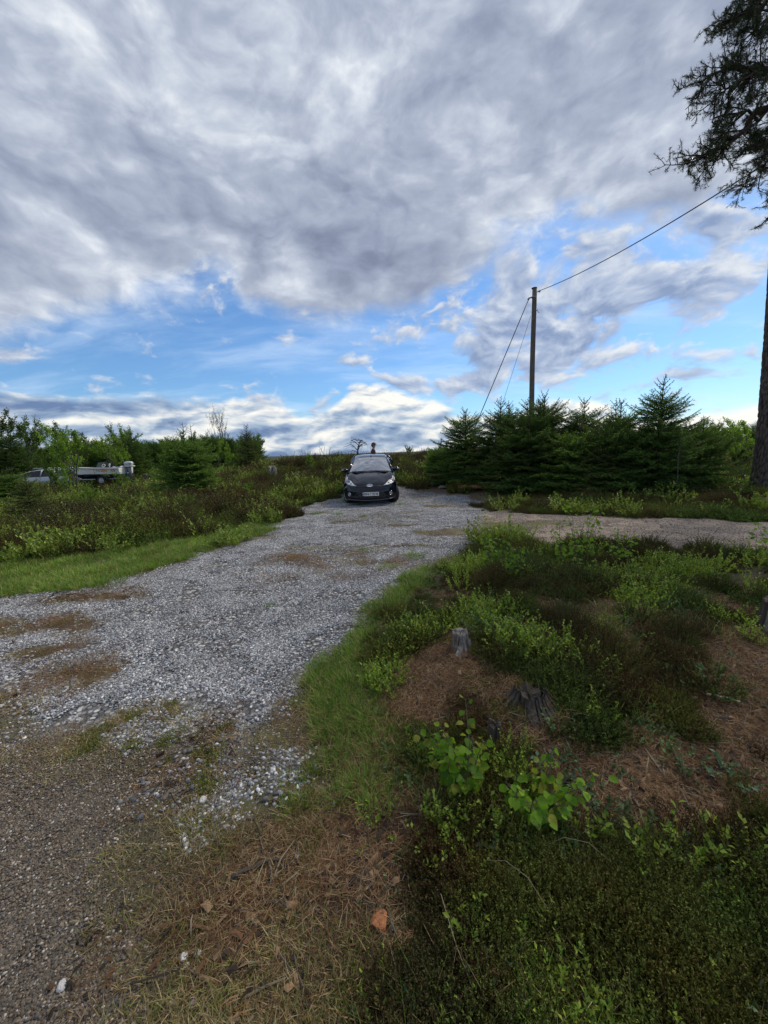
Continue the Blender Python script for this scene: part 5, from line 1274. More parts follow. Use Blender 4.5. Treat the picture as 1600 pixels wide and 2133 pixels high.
for (x, y, s, lab) in [(-3.62, 4.78, 1.1, 'bright green grass tuft standing out from the left verge'), (-1.2, 13.0, 1.3, 'grass tuft at the front left wheel of the car'), (-.75, 12.4, 1.0, 'grass tuft in front of the car bumper'), (-1.9, 10.6, .9, 'thin grass tuft on the gravel left of the car'), (-1.25, 10.3, .8, 'flat grass tuft on the gravel in front of the car'), (-.55, 9.7, .6, 'small grass tuft in the middle of the gravel'),
                       (-.35, 6.05, .6, 'small grass tuft on the gravel near its right edge'), (.45, 5.55, .9, 'grass tuft at the right gravel edge beside the mound'), (.02, 5.1, .7, 'grass tuft nearest along the right gravel edge'), (.55, 12.2, .7, 'grass tuft at the front right wheel of the car'), (-1.25, 3.9, .35, 'tiny tuft in the middle of the near gravel')]:
    o = link('grass_tuft', GT[int(abs(x * 10)) % 3], None, (x, y, hz(x, y)), x * 9, (s, s, s * .7)); put(o, lab, 'grass', 'grass tufts on the gravel')

# ------------------------------------------------------------------ leafy saplings, every leaf a piece
def leaf_mesh(shape):
    n = 7; s = np.linspace(0, 1, n); w = {'aspen': .50 * np.sin(np.pi * np.clip(s * .93 + .10, 0, 1)) ** .8 * (1 - .25 * s), 'birch': .40 * np.sin(np.pi * s ** .7) ** .9 * (1 - .2 * s)}[shape]
    w[-1] = 0; w[0] = max(w[0], .05)
    zc = -.10 * s ** 2
    L = np.c_[-w, s, zc + .30 * w]; C = np.c_[0 * s, s, zc]; Rr = np.c_[w, s, zc + .30 * w]
    b = MB(); P = np.stack([L, C, Rr], 1); b.grid(P)
    return b
LM = {}
for nm, col in (('light', (.185, .31, .024)), ('green', (.135, .255, .020)), ('deep', (.075, .165, .018)), ('blush', (.23, .25, .04))):
    m = leafy('sapling_leaf_' + nm, trans=.45, rough=.6, spec=.18, vary=.30)
    for sh in ('aspen', 'birch'):
        b = leaf_mesh(sh); b.has_c = True; b.c = [np.tile(col, (len(v), 1)) for v in b.v]; LM[nm, sh] = b.mesh('leaf', m, smooth=True)
stem_m = plain('sapling_stem', (.10, .075, .045), .7)
def sapling(x, y, seed, shoots, size, shape, label, spread=.5, per=10, tone=('light', 'green', 'green', 'deep', 'blush'), up=(0, 0)):
    r = np.random.default_rng(seed)
    t = empty('sapling', (x, y, hz(x, y))); put(t, label, 'sapling')
    b = MB()
    for k in range(shoots[0]):
        h = r.uniform(shoots[1], shoots[2]); a = r.uniform(0, 6.28); d = np.array([math.cos(a) * spread + up[0], math.sin(a) * spread + up[1], 1.0]); d /= np.linalg.norm(d)
        s = np.linspace(0, 1, 8); q = np.outer(s * h, d) + np.outer(s ** 2, np.r_[r.normal(0, .10, 2) * h, -.10 * h]) + np.r_[r.normal(0, .02, 2), -.03]
        b.tube(q, .0035 * (1 - .6 * s), 5, cap=False)
        for i in range(per):
            f = .22 + .78 * (i + r.uniform(0, .6)) / per; p = np.array([np.interp(min(f, 1), s, q[:, kk]) for kk in range(3)])
            a2 = i * 2.4 + r.normal(0, .5); dd = unit(np.array([math.cos(a2), math.sin(a2), r.uniform(-.05, .7)]))
            pe = p + dd * size * r.uniform(.35, .6); b.tube([p, pe], .0011, 3, cap=False)
            ld = unit(dd * np.array([1, 1, .2]) + np.array([0, -.25, r.uniform(-1.0, .25)]))          # leaves hang
            nrm = unit(np.array([0, -.5, 1.0]) + r.normal(0, .55, 3)); sx = unit(np.cross(ld, nrm)); nz_ = np.cross(sx, ld)
            o = bpy.data.objects.new('leaf', LM[tone[r.integers(len(tone))], shape]); COL.objects.link(o); o.parent = t
            sc = size * r.uniform(.65, 1.2) * (1.1 - .45 * f)
            o.matrix_local = Matrix.Translation(pe) @ Matrix((tuple(sx), tuple(ld), tuple(nz_))).transposed().to_4x4() @ Matrix.Scale(sc, 4)
    b.build('stem', stem_m, t, True)
sapling(.33, 1.54, 1, (13, .24, .46), .050, 'aspen', 'leafy sapling with round bright leaves in the foreground, the left of two', .34, 15, up=(-.15, .3))
sapling(.62, 1.45, 2, (17, .16, .38), .050, 'aspen', 'leafy sapling with the largest leaves in the foreground, right of the other', .6, 11)
sapling(.50, 1.47, 3, (2, .10, .16), .045, 'aspen', 'two-stemmed seedling between the two leafy saplings', .6, 5)
sapling(2.66, 5.0, 4, (5, .75, 1.05), .075, 'birch', 'tall birch sapling on the mound standing out against the track', .30, 15, ('light', 'green', 'light'))
sapling(2.30, 4.75, 5, (6, .58, .82), .070, 'birch', 'birch sapling left of the tallest one on the mound', .38, 14, ('light', 'green', 'light'))
sapling(3.05, 4.85, 6, (6, .42, .66), .065, 'birch', 'birch sapling right of the tallest one on the mound', .40, 13, ('light', 'green', 'green'))
sapling(1.28, 4.45, 7, (7, .42, .66), .065, 'aspen', 'aspen sapling at the left end of the mound in front of the gravel', .36, 13, ('light', 'green', 'green', 'deep'))
sapling(1.32, 3.75, 8, (3, .38, .50), .055, 'aspen', 'thin aspen sapling in front of the largest heather bush', .22, 12, ('green', 'deep', 'green'))
sapling(2.15, 3.9, 9, (6, .25, .40), .060, 'birch', 'spreading birch sapling in the middle of the mound', .6, 13, ('light', 'green', 'light'))
sapling(5.15, 4.95, 10, (6, .35, .6), .075, 'aspen', 'leafy sapling at the right edge beside the track', .5, 13, ('green', 'deep', 'light'))
sapling(-4.7, 9.6, 11, (4, .3, .5), .07, 'birch', 'bright birch sapling behind the big round heather bush', .4, 10, ('light',))
sapling(-4.95, 7.3, 12, (3, .2, .36), .06, 'birch', 'small birch sapling in front of the big round heather bush', .4, 9, ('light',))
sapling(4.25, 8.75, 13, (3, .2, .36), .06, 'birch', 'tiny sapling beyond the sandy track below the spruces', .3, 9, ('light', 'green'))
# ------------------------------------------------------------------ the black hatchback
def build_car():
    t = empty('hatchback_car', (-.42, 12.05, -.145)); t.rotation_euler = (R(3.2), 0, 0)
    put(t, 'black hatchback car parked facing the camera at the end of the gravel', 'car')
    m, g, out = material('black_car_paint')
    co = g.n('ShaderNodeTexCoord').outputs['Object']; f = g.noise(co, 6, 5, .6); d = g.step(g.noise(co, 40, 4, .7), .45, .8)
    principled(g, out, g.mix(g.mul(d, .12), (.004, .007, .015), (.04, .04, .04)), g.step(f, .3, .7, .08, .15), 0, .35, coat=.15)
    paint = m
    black = plain('black_plastic', (.012, .012, .013), .55); chrome = plain('chrome', (.72, .72, .74), .12, 1.0)
    silver = plain('alloy', (.42, .43, .45), .35, .9); rubber = plain('rubber', (.016, .016, .017), .85)
    m, g, out = material('window_glass')
    gl = g.n('ShaderNodeBsdfGlossy'); gl.inputs['Roughness'].default_value = .03; tr = g.n('ShaderNodeBsdfTransparent'); tr.inputs[0].default_value = (.80, .88, .86, 1)
    fr = g.n('ShaderNodeFresnel'); fr.inputs[0].default_value = 1.55; mx = g.n('ShaderNodeMixShader'); g.L.new(g.m('MULTIPLY_ADD', fr.outputs[0], 1.0, .55, clamp=True), mx.inputs[0])
    g.L.new(tr.outputs[0], mx.inputs[1]); g.L.new(gl.outputs[0], mx.inputs[2]); g.L.new(mx.outputs[0], out.inputs[0]); glass = m
    grey = plain('grey_interior', (.42, .44, .43), .8); dgrey = plain('dark_interior', (.14, .145, .15), .8)
    # front shell: rows from the underside up the bumper and over the bonnet to the windscreen, columns across
    rows = [(.10, .175, .78, .36), (.02, .20, .80, .38), (.0, .27, .835, .40), (.0, .36, .85, .42), (.005, .46, .855, .43), (.02, .55, .86, .44), (.05, .63, .86, .45), (.10, .695, .855, .45), (.17, .735, .845, .43),
            (.30, .79, .835, .36), (.48, .855, .825, .28), (.68, .915, .815, .20), (.90, .965, .80, .16), (1.08, 1.00, .785, .15)]
    u = np.linspace(-1, 1, 33)
    def shell_pt(rw, uu):
        y0, z0, w, bul = rw
        a = np.abs(uu)
        y = y0 + bul * a ** 3.0
        zc = z0 - (.0 if z0 < .6 else 1) * .05 * a ** 3 + (.045 * np.exp(-((a - .86) / .16) ** 2) if .70 < z0 else 0) - (.02 * np.exp(-((a - .6) / .12) ** 2) if z0 > .74 else 0)
        return np.stack([uu * w, y, zc], -1)
    P = np.stack([shell_pt(rw, u) for rw in rows])
    body = MB(); body.grid(P, flip=False)
    def front(x, z, off=.0):
        """point on the shell in front of (x, z)"""
        zs = np.array([rw[1] for rw in rows]); k = np.interp(z, zs, np.arange(len(rows))); i = int(min(k, len(rows) - 2)); f = k - i
        rw = tuple(np.array(rows[i]) * (1 - f) + np.array(rows[i + 1]) * f); p = shell_pt(rw, np.array([np.clip(x / rw[2], -1, 1)]))[0]
        return np.array([x, p[1] - off, z])
    # sides: from the corner of the front shell to the tail
    ys = np.array([.46, .62, .85, 1.10, 1.5, 2.0, 2.6, 3.1, 3.5, 3.75, 3.93])
    belt = np.interp(ys, [.46, .85, 1.1, 2, 3.1, 3.93], [.76, .93, .985, 1.02, 1.06, 1.02])
    wid = np.interp(ys, [.46, .85, 1.5, 2.6, 3.3, 3.93], [.855, .86, .86, .86, .83, .72])
    for s in (-1, 1):
        G_ = []
        for k in range(len(ys)):
            y, w, bz_ = ys[k], wid[k], belt[k]
            arch = .33 if (abs(y - .78) < .36 or abs(y - 3.27) < .36) else 0
            zb = .20 + (math.sqrt(max(0, .36 ** 2 - min(abs(y - .78), abs(y - 3.27)) ** 2)) + .10 if arch else 0)
            G_.append([(s * (w - .06), y, zb), (s * (w - .005), y, zb + .04), (s * w, y, max(zb + .06, .55)), (s * (w - .01), y, max(.70, zb + .08)), (s * (w - .045), y, bz_ - .06), (s * (w - .085), y, bz_)])
        body.grid(np.array(G_), flip=(s > 0))
    # tail, roof, pillars
    def sec(y, zr, wr, wb, zb):
        return [(-wb, y, zb), (-wr - .03, y, zr - .10), (-wr * .93, y, zr - .022), (-wr * .5, y, zr - .004), (0, y, zr), (wr * .5, y, zr - .004), (wr * .93, y, zr - .022), (wr + .03, y, zr - .10), (wb, y, zb)]
    roof = [(1.86, 1.405, .545), (2.1, 1.448, .555), (2.5, 1.478, .56), (3.0, 1.462, .54), (3.45, 1.40, .51), (3.62, 1.35, .49)]
    RG = np.array([[(-w - .045, y, z - .115), (-w - .02, y, z - .055), (-w * .93, y, z - .018), (-w * .5, y, z - .003), (0, y, z), (w * .5, y, z - .003), (w * .93, y, z - .018), (w + .02, y, z - .055), (w + .045, y, z - .115)] for (y, z, w) in roof])
    RG[0, :, 1] += .10 * (np.abs(np.linspace(-1, 1, 9)) ** 2)
    body.grid(RG)
    body.grid(np.array([[(-.70, 3.93, .35), (-.70, 3.95, .7), (-.70, 3.90, 1.0), (-.49, 3.62, 1.35)], [(.70, 3.93, .35), (.70, 3.95, .7), (.70, 3.90, 1.0), (.49, 3.62, 1.35)]]))
    for s in (-1, 1):   # A, B and C pillars
        for a, c, w in (((s * .755, 1.06, .985), (s * .565, 1.93, 1.385), .028), ((s * .77, 2.25, 1.02), (s * .60, 2.30, 1.40), .035), ((s * .74, 3.3, 1.05), (s * .565, 3.30, 1.36), .12)):
            a = np.array(a); c = np.array(c); body.tube([a, (a + c) / 2 + (s * .018, 0, .02), c], w, 8)
    body.build('body', paint, t, True)
    ub = MB(); ub.box((-.76, .45, .17), (.76, 3.8, .45)); ub.box((-.70, .5, .45), (.70, 3.75, .70)); ub.build('underbody', black, t)
    # glass
    def pane(name, a, b_, c, d, bul, mat=glass, nv=(0, -1, .6), n=9):
        s, q = np.meshgrid(np.linspace(0, 1, n), np.linspace(0, 1, n)); a, b_, c, d = map(np.array, (a, b_, c, d))
        Pp = (a * (1 - s)[..., None] + b_ * s[..., None]) * (1 - q)[..., None] + (d * (1 - s)[..., None] + c * s[..., None]) * q[..., None]
        Pp = Pp + np.array(nv) * (bul * (1 - (2 * s - 1) ** 2) * (.6 + .4 * (1 - (2 * q - 1) ** 2)))[..., None]
        return MB().grid(Pp).build(name, mat, t, True)
    pane('windscreen', (-.735, 1.12, .995), (.735, 1.12, .995), (.55, 1.90, 1.385), (-.55, 1.90, 1.385), .11)
    for s in (-1, 1):
        pane('side_window', (s * .765, 1.28, 1.0), (s * .77, 2.2, 1.03), (s * .605, 2.25, 1.39), (s * .585, 1.97, 1.375), .02, nv=(s, 0, .2))
        pane('side_window', (s * .77, 2.32, 1.03), (s * .745, 3.2, 1.06), (s * .575, 3.2, 1.36), (s * .605, 2.34, 1.40), .02, nv=(s, 0, .2))
    pane('rear_window', (-.62, 3.88, 1.06), (.62, 3.88, 1.06), (.47, 3.62, 1.33), (-.47, 3.62, 1.33), .03, nv=(0, 1, .3))
    # inside
    b = MB(); b.grid(np.array([[(-.72, 1.14, .97), (0, 1.06, .975), (.72, 1.14, .97)], [(-.70, 1.45, 1.0), (0, 1.42, 1.0), (.70, 1.45, 1.0)], [(-.70, 1.62, .96), (0, 1.60, .96), (.70, 1.62, .96)], [(-.70, 1.64, .6), (0, 1.62, .6), (.70, 1.64, .6)]])); b.build('dashboard', dgrey, t, True)
    sw = MB(); a = np.linspace(0, 2 * math.pi, 25); sw.tube(np.c_[.36 + .18 * np.cos(a), 1.62 + .07 * np.sin(a), 1.0 + .165 * np.sin(a)], .016, 8, cap=False); sw.tube([(.2, 1.62, 1.0), (.36, 1.60, .99), (.52, 1.62, 1.0)], .022, 6); sw.tube([(.36, 1.6, .99), (.36, 1.59, .86)], .02, 6); sw.build('steering_wheel', dgrey, t, True)
    for x in (-.36, .36):
        b = MB(); b.grid(np.array([[(x - .22, 2.15, .5), (x, 2.12, .5), (x + .22, 2.15, .5)], [(x - .23, 2.25, .85), (x, 2.21, .85), (x + .23, 2.25, .85)], [(x - .20, 2.38, 1.10), (x, 2.35, 1.12), (x + .20, 2.38, 1.10)], [(x - .20, 2.50, 1.05), (x, 2.50, 1.08), (x + .2, 2.5, 1.05)], [(x - .23, 2.4, .5), (x, 2.4, .5), (x + .23, 2.4, .5)]])); st = b.build('seat', grey, t, True)
        b = MB(); b.tube([(x - .11, 2.44, 1.18), (x - .12, 2.44, 1.24), (x + .12, 2.44, 1.24), (x + .11, 2.44, 1.18)], .06, 8); b.build('headrest', grey, st, True)
    b = MB(); b.box((-.60, 3.0, .5), (.60, 3.25, 1.08)); b.build('rear_seat', grey, t)
    b = MB(); b.box((-.13, 1.80, 1.245), (.13, 1.83, 1.315)); b.tube([(0, 1.82, 1.31), (0, 1.86, 1.37)], .02, 6); b.build('rear_view_mirror', dgrey, t)
    b = MB(); b.box((-.085, 1.86, 1.30), (.085, 1.885, 1.37)); b.build('sensor_box', plain('sensor', (.12, .12, .12), .6), t)
    # a patch lying on the front shell
    def patch(name, outline, off, depth, mat, parent=t, inner=None):
        o = [front(x, z, off) for x, z in outline]; c = np.mean(o, 0)
        back = [front(x, z, off - depth) for x, z in outline]; n = len(o)
        b = MB(); rings = [np.array(back), np.array(o)]
        xz = np.array(outline); cxz = xz.mean(0)
        for q in (.66, .33): rings.append(np.array([front(*(cxz + (p - cxz) * q), off + .002) for p in xz]))
        V = np.concatenate(rings + [[front(*cxz, off + .002)]]); F = []
        for k in range(3):
            for i in range(n): j = (i + 1) % n; F.append((k * n + i, k * n + j, (k + 1) * n + j, (k + 1) * n + i))
        for i in range(n): F.append((3 * n + i, 3 * n + (i + 1) % n, 4 * n))
        b.add(V, F); return b.build(name, mat, parent, False)
    m, g, out = material('headlight_glass'); principled(g, out, g.mix(g.step(g.noise(g.n('ShaderNodeTexCoord').outputs['Object'], 30, 3, .5), .4, .6), (.50, .53, .57), (.72, .75, .78)), .5, .0, .25, coat=.0); hlm = m
    lens = plain('lamp_lens', (.30, .31, .34), .35, .2)
    for s in (-1, 1):
        ol = [(.425, .655), (.50, .690), (.56, .735), (.64, .80), (.71, .855), (.765, .885), (.80, .83), (.812, .765), (.79, .725), (.70, .685), (.58, .660)]
        h = patch('headlight', [(s * x, z) for x, z in ol], .012, .05, hlm)
        for cx_, cz_, rr_ in ((.70, .775, .050), (.60, .715, .034)):
            b = MB(); p = front(s * cx_, cz_, .022); nn = unit(np.array([s * .35, -1, .2])); b.tube([p, p - nn * -.006, p + nn * .012], [rr_, rr_ * .98, rr_ * .5], 14); b.build('lamp', lens, h, True)
        fo = patch('fog_light_surround', [(s * (.66 + .075 * math.cos(k)), .385 + .065 * math.sin(k)) for k in np.linspace(0, 6.283, 14, endpoint=False)], .010, .03, black)
        b = MB(); c = front(s * .66, .385, .022); ax1 = unit(front(s * .70, .385) - front(s * .62, .385)); ang = np.linspace(0, 2 * math.pi, 21); b.tube(c + np.outer(.052 * np.cos(ang), ax1) + np.outer(.052 * np.sin(ang), [0, 0, 1]), .011, 6, cap=False); b.build('chrome_ring', chrome, fo, True)
        b = MB(); nn = unit(np.cross(ax1, [0, 0, 1.0])); b.tube([c - nn * -.0, c + nn * .012 * (-1 if nn[1] > 0 else 1)], [.036, .03], 14); b.build('fog_lamp', lens, fo, True)
    patch('upper_grille', [(-.40, .625), (-.41, .655), (-.22, .672), (0, .680), (.22, .672), (.41, .655), (.40, .625), (.15, .618), (-.15, .618)], .008, .02, black)
    patch('air_intake', [(-.36, .505), (-.34, .535), (0, .545), (.34, .535), (.36, .505), (.30, .488), (-.30, .488)], .007, .02, black)
    lo = patch('lower_grille', [(-.52, .33), (-.44, .44), (-.36, .478), (.36, .478), (.44, .44), (.52, .33), (.44, .275), (0, .26), (-.44, .275)], .007, .02, black)
    for z in (.30, .34, .43, .46):
        b = MB(); x1 = .42; b.tube([front(x, z, .016) for x in np.linspace(-x1, x1, 9)], .006, 4); b.build('grille_bar', plain('grille_bar', (.03, .03, .032), .5), lo)
    b = MB(); b.tube([front(x, .205 + .02 * abs(x), .018) for x in np.linspace(-.72, .72, 17)], .018, 6); b.build('bumper_lip', plain('bumper_lip', (.07, .075, .085), .4), t, True)
    # badge
    def ellipse(c, a, b2, n=28): k = np.linspace(0, 2 * math.pi, n, endpoint=False); return np.c_[c[0] + a * np.cos(k), c[1] + b2 * np.sin(k)]
    bd = patch('badge', [tuple(q) for q in ellipse((0, .672), .098, .040)], .020, .02, chrome)
    o_in = np.array([(x, front(0, .672, .026)[1], z) for x, z in ellipse((0, .672), .086, .031)])
    b = MB(); b.prism(o_in, (0, -.002, 0)); b.build('badge_field', plain('badge_blue', (.02, .035, .09), .3), bd)
    def text(body_, size, loc, mat, parent, name, shear=0.0, rot=(math.pi / 2, 0, 0), spacing=1.0, bold=0.0, sx=1.0):
        cu = bpy.data.curves.new('t', 'FONT'); cu.body = body_; cu.size = size; cu.align_x = 'CENTER'; cu.align_y = 'CENTER'; cu.extrude = .0012; cu.shear = shear; cu.space_character = spacing; cu.offset = bold
        o = bpy.data.objects.new('t', cu); COL.objects.link(o)
        dg = bpy.context.evaluated_depsgraph_get(); me = bpy.data.meshes.new_from_object(o.evaluated_get(dg)); bpy.data.objects.remove(o)
        me.name = name; me.materials.clear(); me.materials.append(mat)
        q = link(name, me, parent, loc, rot, (sx, 1, 1)); return q
    white = plain('white_print', (.80, .80, .80), .4); ink = plain('black_print', (.012, .012, .013), .5)
    y_b = front(0, .672, .030)[1]
    text('Ford', .062, (0, y_b, .672), white, bd, 'lettering', shear=.35, bold=.001)
    # number plate
    yp = front(0, .41, .035)[1]
    pl = MB().box((-.26, yp, .352), (.26, yp + .02, .468)).build('number_plate', plain('plate_white', (.74, .74, .72), .4, vary=.05), t)
    pl.location = (.02, 0, 0)
    MB().box((-.259, yp - .003, .353), (-.212, yp - .0005, .467)).build('plate_strip', plain('plate_blue', (.02, .06, .35), .4), pl)
    text('N', .045, (-.236, yp - .004, .38), white, pl, 'lettering')
    b = MB(); b.box((-.252, yp - .0045, .415), (-.219, yp - .0032, .447)); fl = b.build('flag', plain('flag_red', (.50, .02, .03), .5), pl)
    MB().box((-.243, yp - .0058, .415), (-.237, yp - .0048, .447)).box((-.252, yp - .0058, .428), (-.2435, yp - .0048, .434)).box((-.2365, yp - .0058, .428), (-.219, yp - .0048, .434)).build('flag_cross', white, fl)
    text('KH', .108, (-.128, yp - .004, .408), ink, pl, 'lettering', bold=.0035, sx=.95)
    text('66568', .108, (.105, yp - .004, .408), ink, pl, 'lettering', bold=.0035, sx=.95)
    MB().box((-.048, yp - .003, .385), (-.028, yp - .0005, .43)).build('tax_sticker', plain('tax_sticker', (.35, .30, .30), .5), pl)
    # mirrors
    for s in (-1, 1):
        bm = bmesh.new(); bmesh.ops.create_icosphere(bm, subdivisions=3, radius=1); V = np.array([v.co[:] for v in bm.verts]); F = [[v.index for v in f.verts] for f in bm.faces]; bm.free()
        V[:, 0] *= .115; V[:, 1] *= .075; V[:, 2] *= .075; V[:, 2] -= .18 * V[:, 0] * s * -1 * .6
        mi = MB().add(V + (s * .875, 1.36, 1.03), F).build('wing_mirror', paint, t, True)
        b = MB(); b.tube([(s * .76, 1.34, .965), (s * .83, 1.35, .985)], [.035, .028], 8); b.build('mirror_arm', black, mi, True)
        b = MB(); q = np.array([(s * (.875 + dx), 1.437, 1.03 + dz) for dx, dz in ((-.085, -.05), (.085, -.035), (.09, .045), (-.08, .05))]); b.prism(q, (0, .003, 0)); b.build('mirror_glass', chrome, mi)
        b = MB(); b.tube([(s * .93, 1.30, 1.055), (s * .975, 1.35, 1.05), (s * .985, 1.38, 1.04)], .018, 6); b.build('indicator', plain('indicator', (.75, .74, .72), .25), mi, True)
    # wheels, the front ones turned
    def wheel(x, y, turn, s):
        w = empty('wheel', (x, y, .30)); w.parent = t; w.rotation_euler = (0, 0, turn)
        a = np.linspace(0, 2 * math.pi, 33)[:-1]; prof = [(-.09, .205), (-.098, .25), (-.09, .287), (-.06, .302), (0, .304), (.06, .302), (.09, .287), (.098, .25), (.09, .205)]
        Pw = np.array([[(px_, r_ * math.cos(k), r_ * math.sin(k)) for px_, r_ in prof] for k in np.r_[a, a[:1]]])
        MB().grid(Pw).build('tyre', rubber, w, True)
        rb = MB(); rb.tube([(-.07, 0, 0), (.06 * s, 0, 0)], [.20, .20], 24)
        for k in range(7):
            an = k * 2 * math.pi / 7; d = np.array([0, math.cos(an), math.sin(an)]); rb.tube([np.array([.075 * s, 0, 0]) + d * .02, np.array([.085 * s, 0, 0]) + d * .19], [.022, .017], 4)
        ang = np.linspace(0, 2 * math.pi, 25); rb.tube(np.c_[.085 * s + 0 * ang, .198 * np.cos(ang), .198 * np.sin(ang)], .012, 5, cap=False)
        rb.build('rim', silver, w, True)
    wheel(-.745, .80, R(24), -1); wheel(.745, .80, R(24), 1); wheel(-.73, 3.28, 0, -1); wheel(.73, 3.28, 0, 1)
    # small things
    for s, x0, x1 in ((0, -.62, -.05), (1, -.02, .60)):
        b = MB(); b.tube([(x0, 1.065, 1.005), ((x0 + x1) / 2, 1.03, 1.02), (x1, 1.045, 1.012)], [.018, .012, .010], 5); b.build('wiper', black, t, True)
    MB().grid(np.array([[(-.76, 1.02, .985), (0, .98, 1.0), (.76, 1.02, .985)], [(-.75, 1.13, 1.0), (0, 1.05, 1.012), (.75, 1.13, 1.0)]])).build('scuttle', black, t)
    for x in (-.24, .27):
        b = MB(); b.tube([(x, .87, .962), (x, .88, .985)], [.02, .012], 6); b.build('washer_nozzle', black, t)
    b = MB(); b.tube([(.02, 1.98, 1.43), (.02, 2.0, 1.47)], [.022, .014], 8); b.tube([(.02, 2.0, 1.46), (.02, 2.10, 1.66), (.02, 2.16, 1.80)], [.006, .005, .003], 5); b.build('antenna', black, t)
    for s in (-1, 1):
        b = MB(); b.tube([(s * .30, .20, .722), (s * .42, .42, .815), (s * .52, .72, .905), (s * .60, 1.0, .965)], .004, 4); b.build('bonnet_crease', paint, t)
build_car()
# ------------------------------------------------------------------ silver estate car, boat on its trailer
def build_estate():
    x0, y0 = -24.35, 25.2
    t = empty('estate_car', (x0, y0, hz(x0, y0) - .20), R(2)); put(t, 'silver estate car standing sideways behind bushes, half hidden, in front of the boat trailer', 'car')
    paint = plain('silver_car_paint', (.36, .38, .40), .40, .3, coat=.1); lowp = plain('grey_sill', (.10, .11, .12), .5); dark = plain('dark_car_glass', (.012, .018, .020), .25, 0, .35); rub = plain('tyre_rubber', (.018, .018, .019), .85); al = plain('wheel_alloy', (.40, .40, .42), .4, .8)
    xs = np.array([0, .06, .3, .9, 1.25, 1.6, 2.5, 3.6, 4.2, 4.36, 4.42]); zt = [.55, .66, .78, .90, .96, .97, .98, 1.0, 1.0, .95, .6]; hw = [.60, .72, .82, .86, .87, .87, .87, .86, .80, .76, .72]
    rows = []
    for x, z, w in zip(xs, zt, hw):
        arch = min(abs(x - .85), abs(x - 3.5)); zb = .22 + (math.sqrt(.36 ** 2 - arch ** 2) + .08 if arch < .36 else 0)
        zb = min(zb, z - .15)
        rows.append([(x, -w + .05, zb), (x, -w, zb + .05), (x, -w, (zb + z) / 2 + .05), (x, -w + .05, z - .03), (x, -w + .14, z), (x, 0, z + .03), (x, w - .14, z), (x, w - .05, z - .03), (x, w, (zb + z) / 2 + .05), (x, w, zb + .05), (x, w - .05, zb)])
    b = MB(); b.grid(np.array(rows), flip=True)
    rf = [(1.95, 1.36, .58), (2.3, 1.43, .60), (3.0, 1.45, .60), (3.7, 1.42, .58), (4.05, 1.36, .55)]
    b.grid(np.array([[(x, -w - .03, z - .07), (x, -w + .05, z - .01), (x, 0, z + .01), (x, w - .05, z - .01), (x, w + .03, z - .07)] for x, z, w in rf]), flip=True)
    for s in (-1, 1):
        for p in ([(1.18, .72, .95), (1.55, .68, 1.20), (1.98, .61, 1.33)], [(2.62, .76, .97), (2.66, .62, 1.38)], [(3.45, .75, .98), (3.45, .61, 1.37)], [(4.25, .74, .98), (4.05, .57, 1.32)]):
            b.tube([(x, s * y, z) for x, y, z in p], .035 if len(p) == 3 else .045, 6)
    b.build('body', paint, t, True)
    for s in (-1, 1):
        for x1, x2, x3, x4 in ((1.35, 2.58, 2.60, 1.98), (2.68, 3.40, 3.40, 2.70), (3.50, 4.18, 4.0, 3.50)):
            b = MB(); b.add([(x1, s * .755, .97), (x2, s * .765, .98), (x3, s * .615, 1.36), (x4, s * .60, 1.33)], [(0, 1, 2, 3)]); b.build('side_window', dark, t)
        b = MB(); b.tube([(2.0, s * .50, 1.47), (2.1, s * .50, 1.52), (3.8, s * .48, 1.50), (3.9, s * .48, 1.43)], .018, 6); b.build('roof_rail', plain('roof_rail', (.6, .6, .62), .3, .8), t, True)
        b = MB(); b.box((1.25, s * .862 - .012, .30), (3.1, s * .862 + .012, .44)); b.build('sill_trim', lowp, t)
        for x in (.85, 3.5):
            w = empty('wheel', (x, s * .76, .30)); w.parent = t
            b = MB(); b.tube([(0, -.09, 0), (0, -.07, 0), (0, .07, 0), (0, .09, 0)], [.24, .30, .30, .24], 24); b.build('tyre', rub, w, True)
            b = MB(); b.tube([(0, -.095, 0), (0, .095, 0)], .19, 16); b.build('rim', al, w)
    b = MB(); b.add([(1.2, -.66, .98), (1.2, .66, .98), (1.96, .56, 1.35), (1.96, -.56, 1.35)], [(0, 1, 2, 3)]); b.build('windscreen', dark, t)
    b = MB(); b.add([(4.28, -.62, 1.0), (4.28, .62, 1.0), (4.07, .52, 1.33), (4.07, -.52, 1.33)], [(0, 3, 2, 1)]); b.build('rear_window', dark, t)
    for s in (-1, 1):
        MB().box((.0, s * .62 - .14, .60), (.10, s * .62 + .14, .72)).build('headlight', plain('headlamp', (.6, .62, .64), .1, .3), t)
        MB().box((4.36, s * .66 - .08, .70), (4.43, s * .66 + .08, .95)).build('tail_light', plain('tail_light', (.35, .02, .02), .25), t)
build_estate()

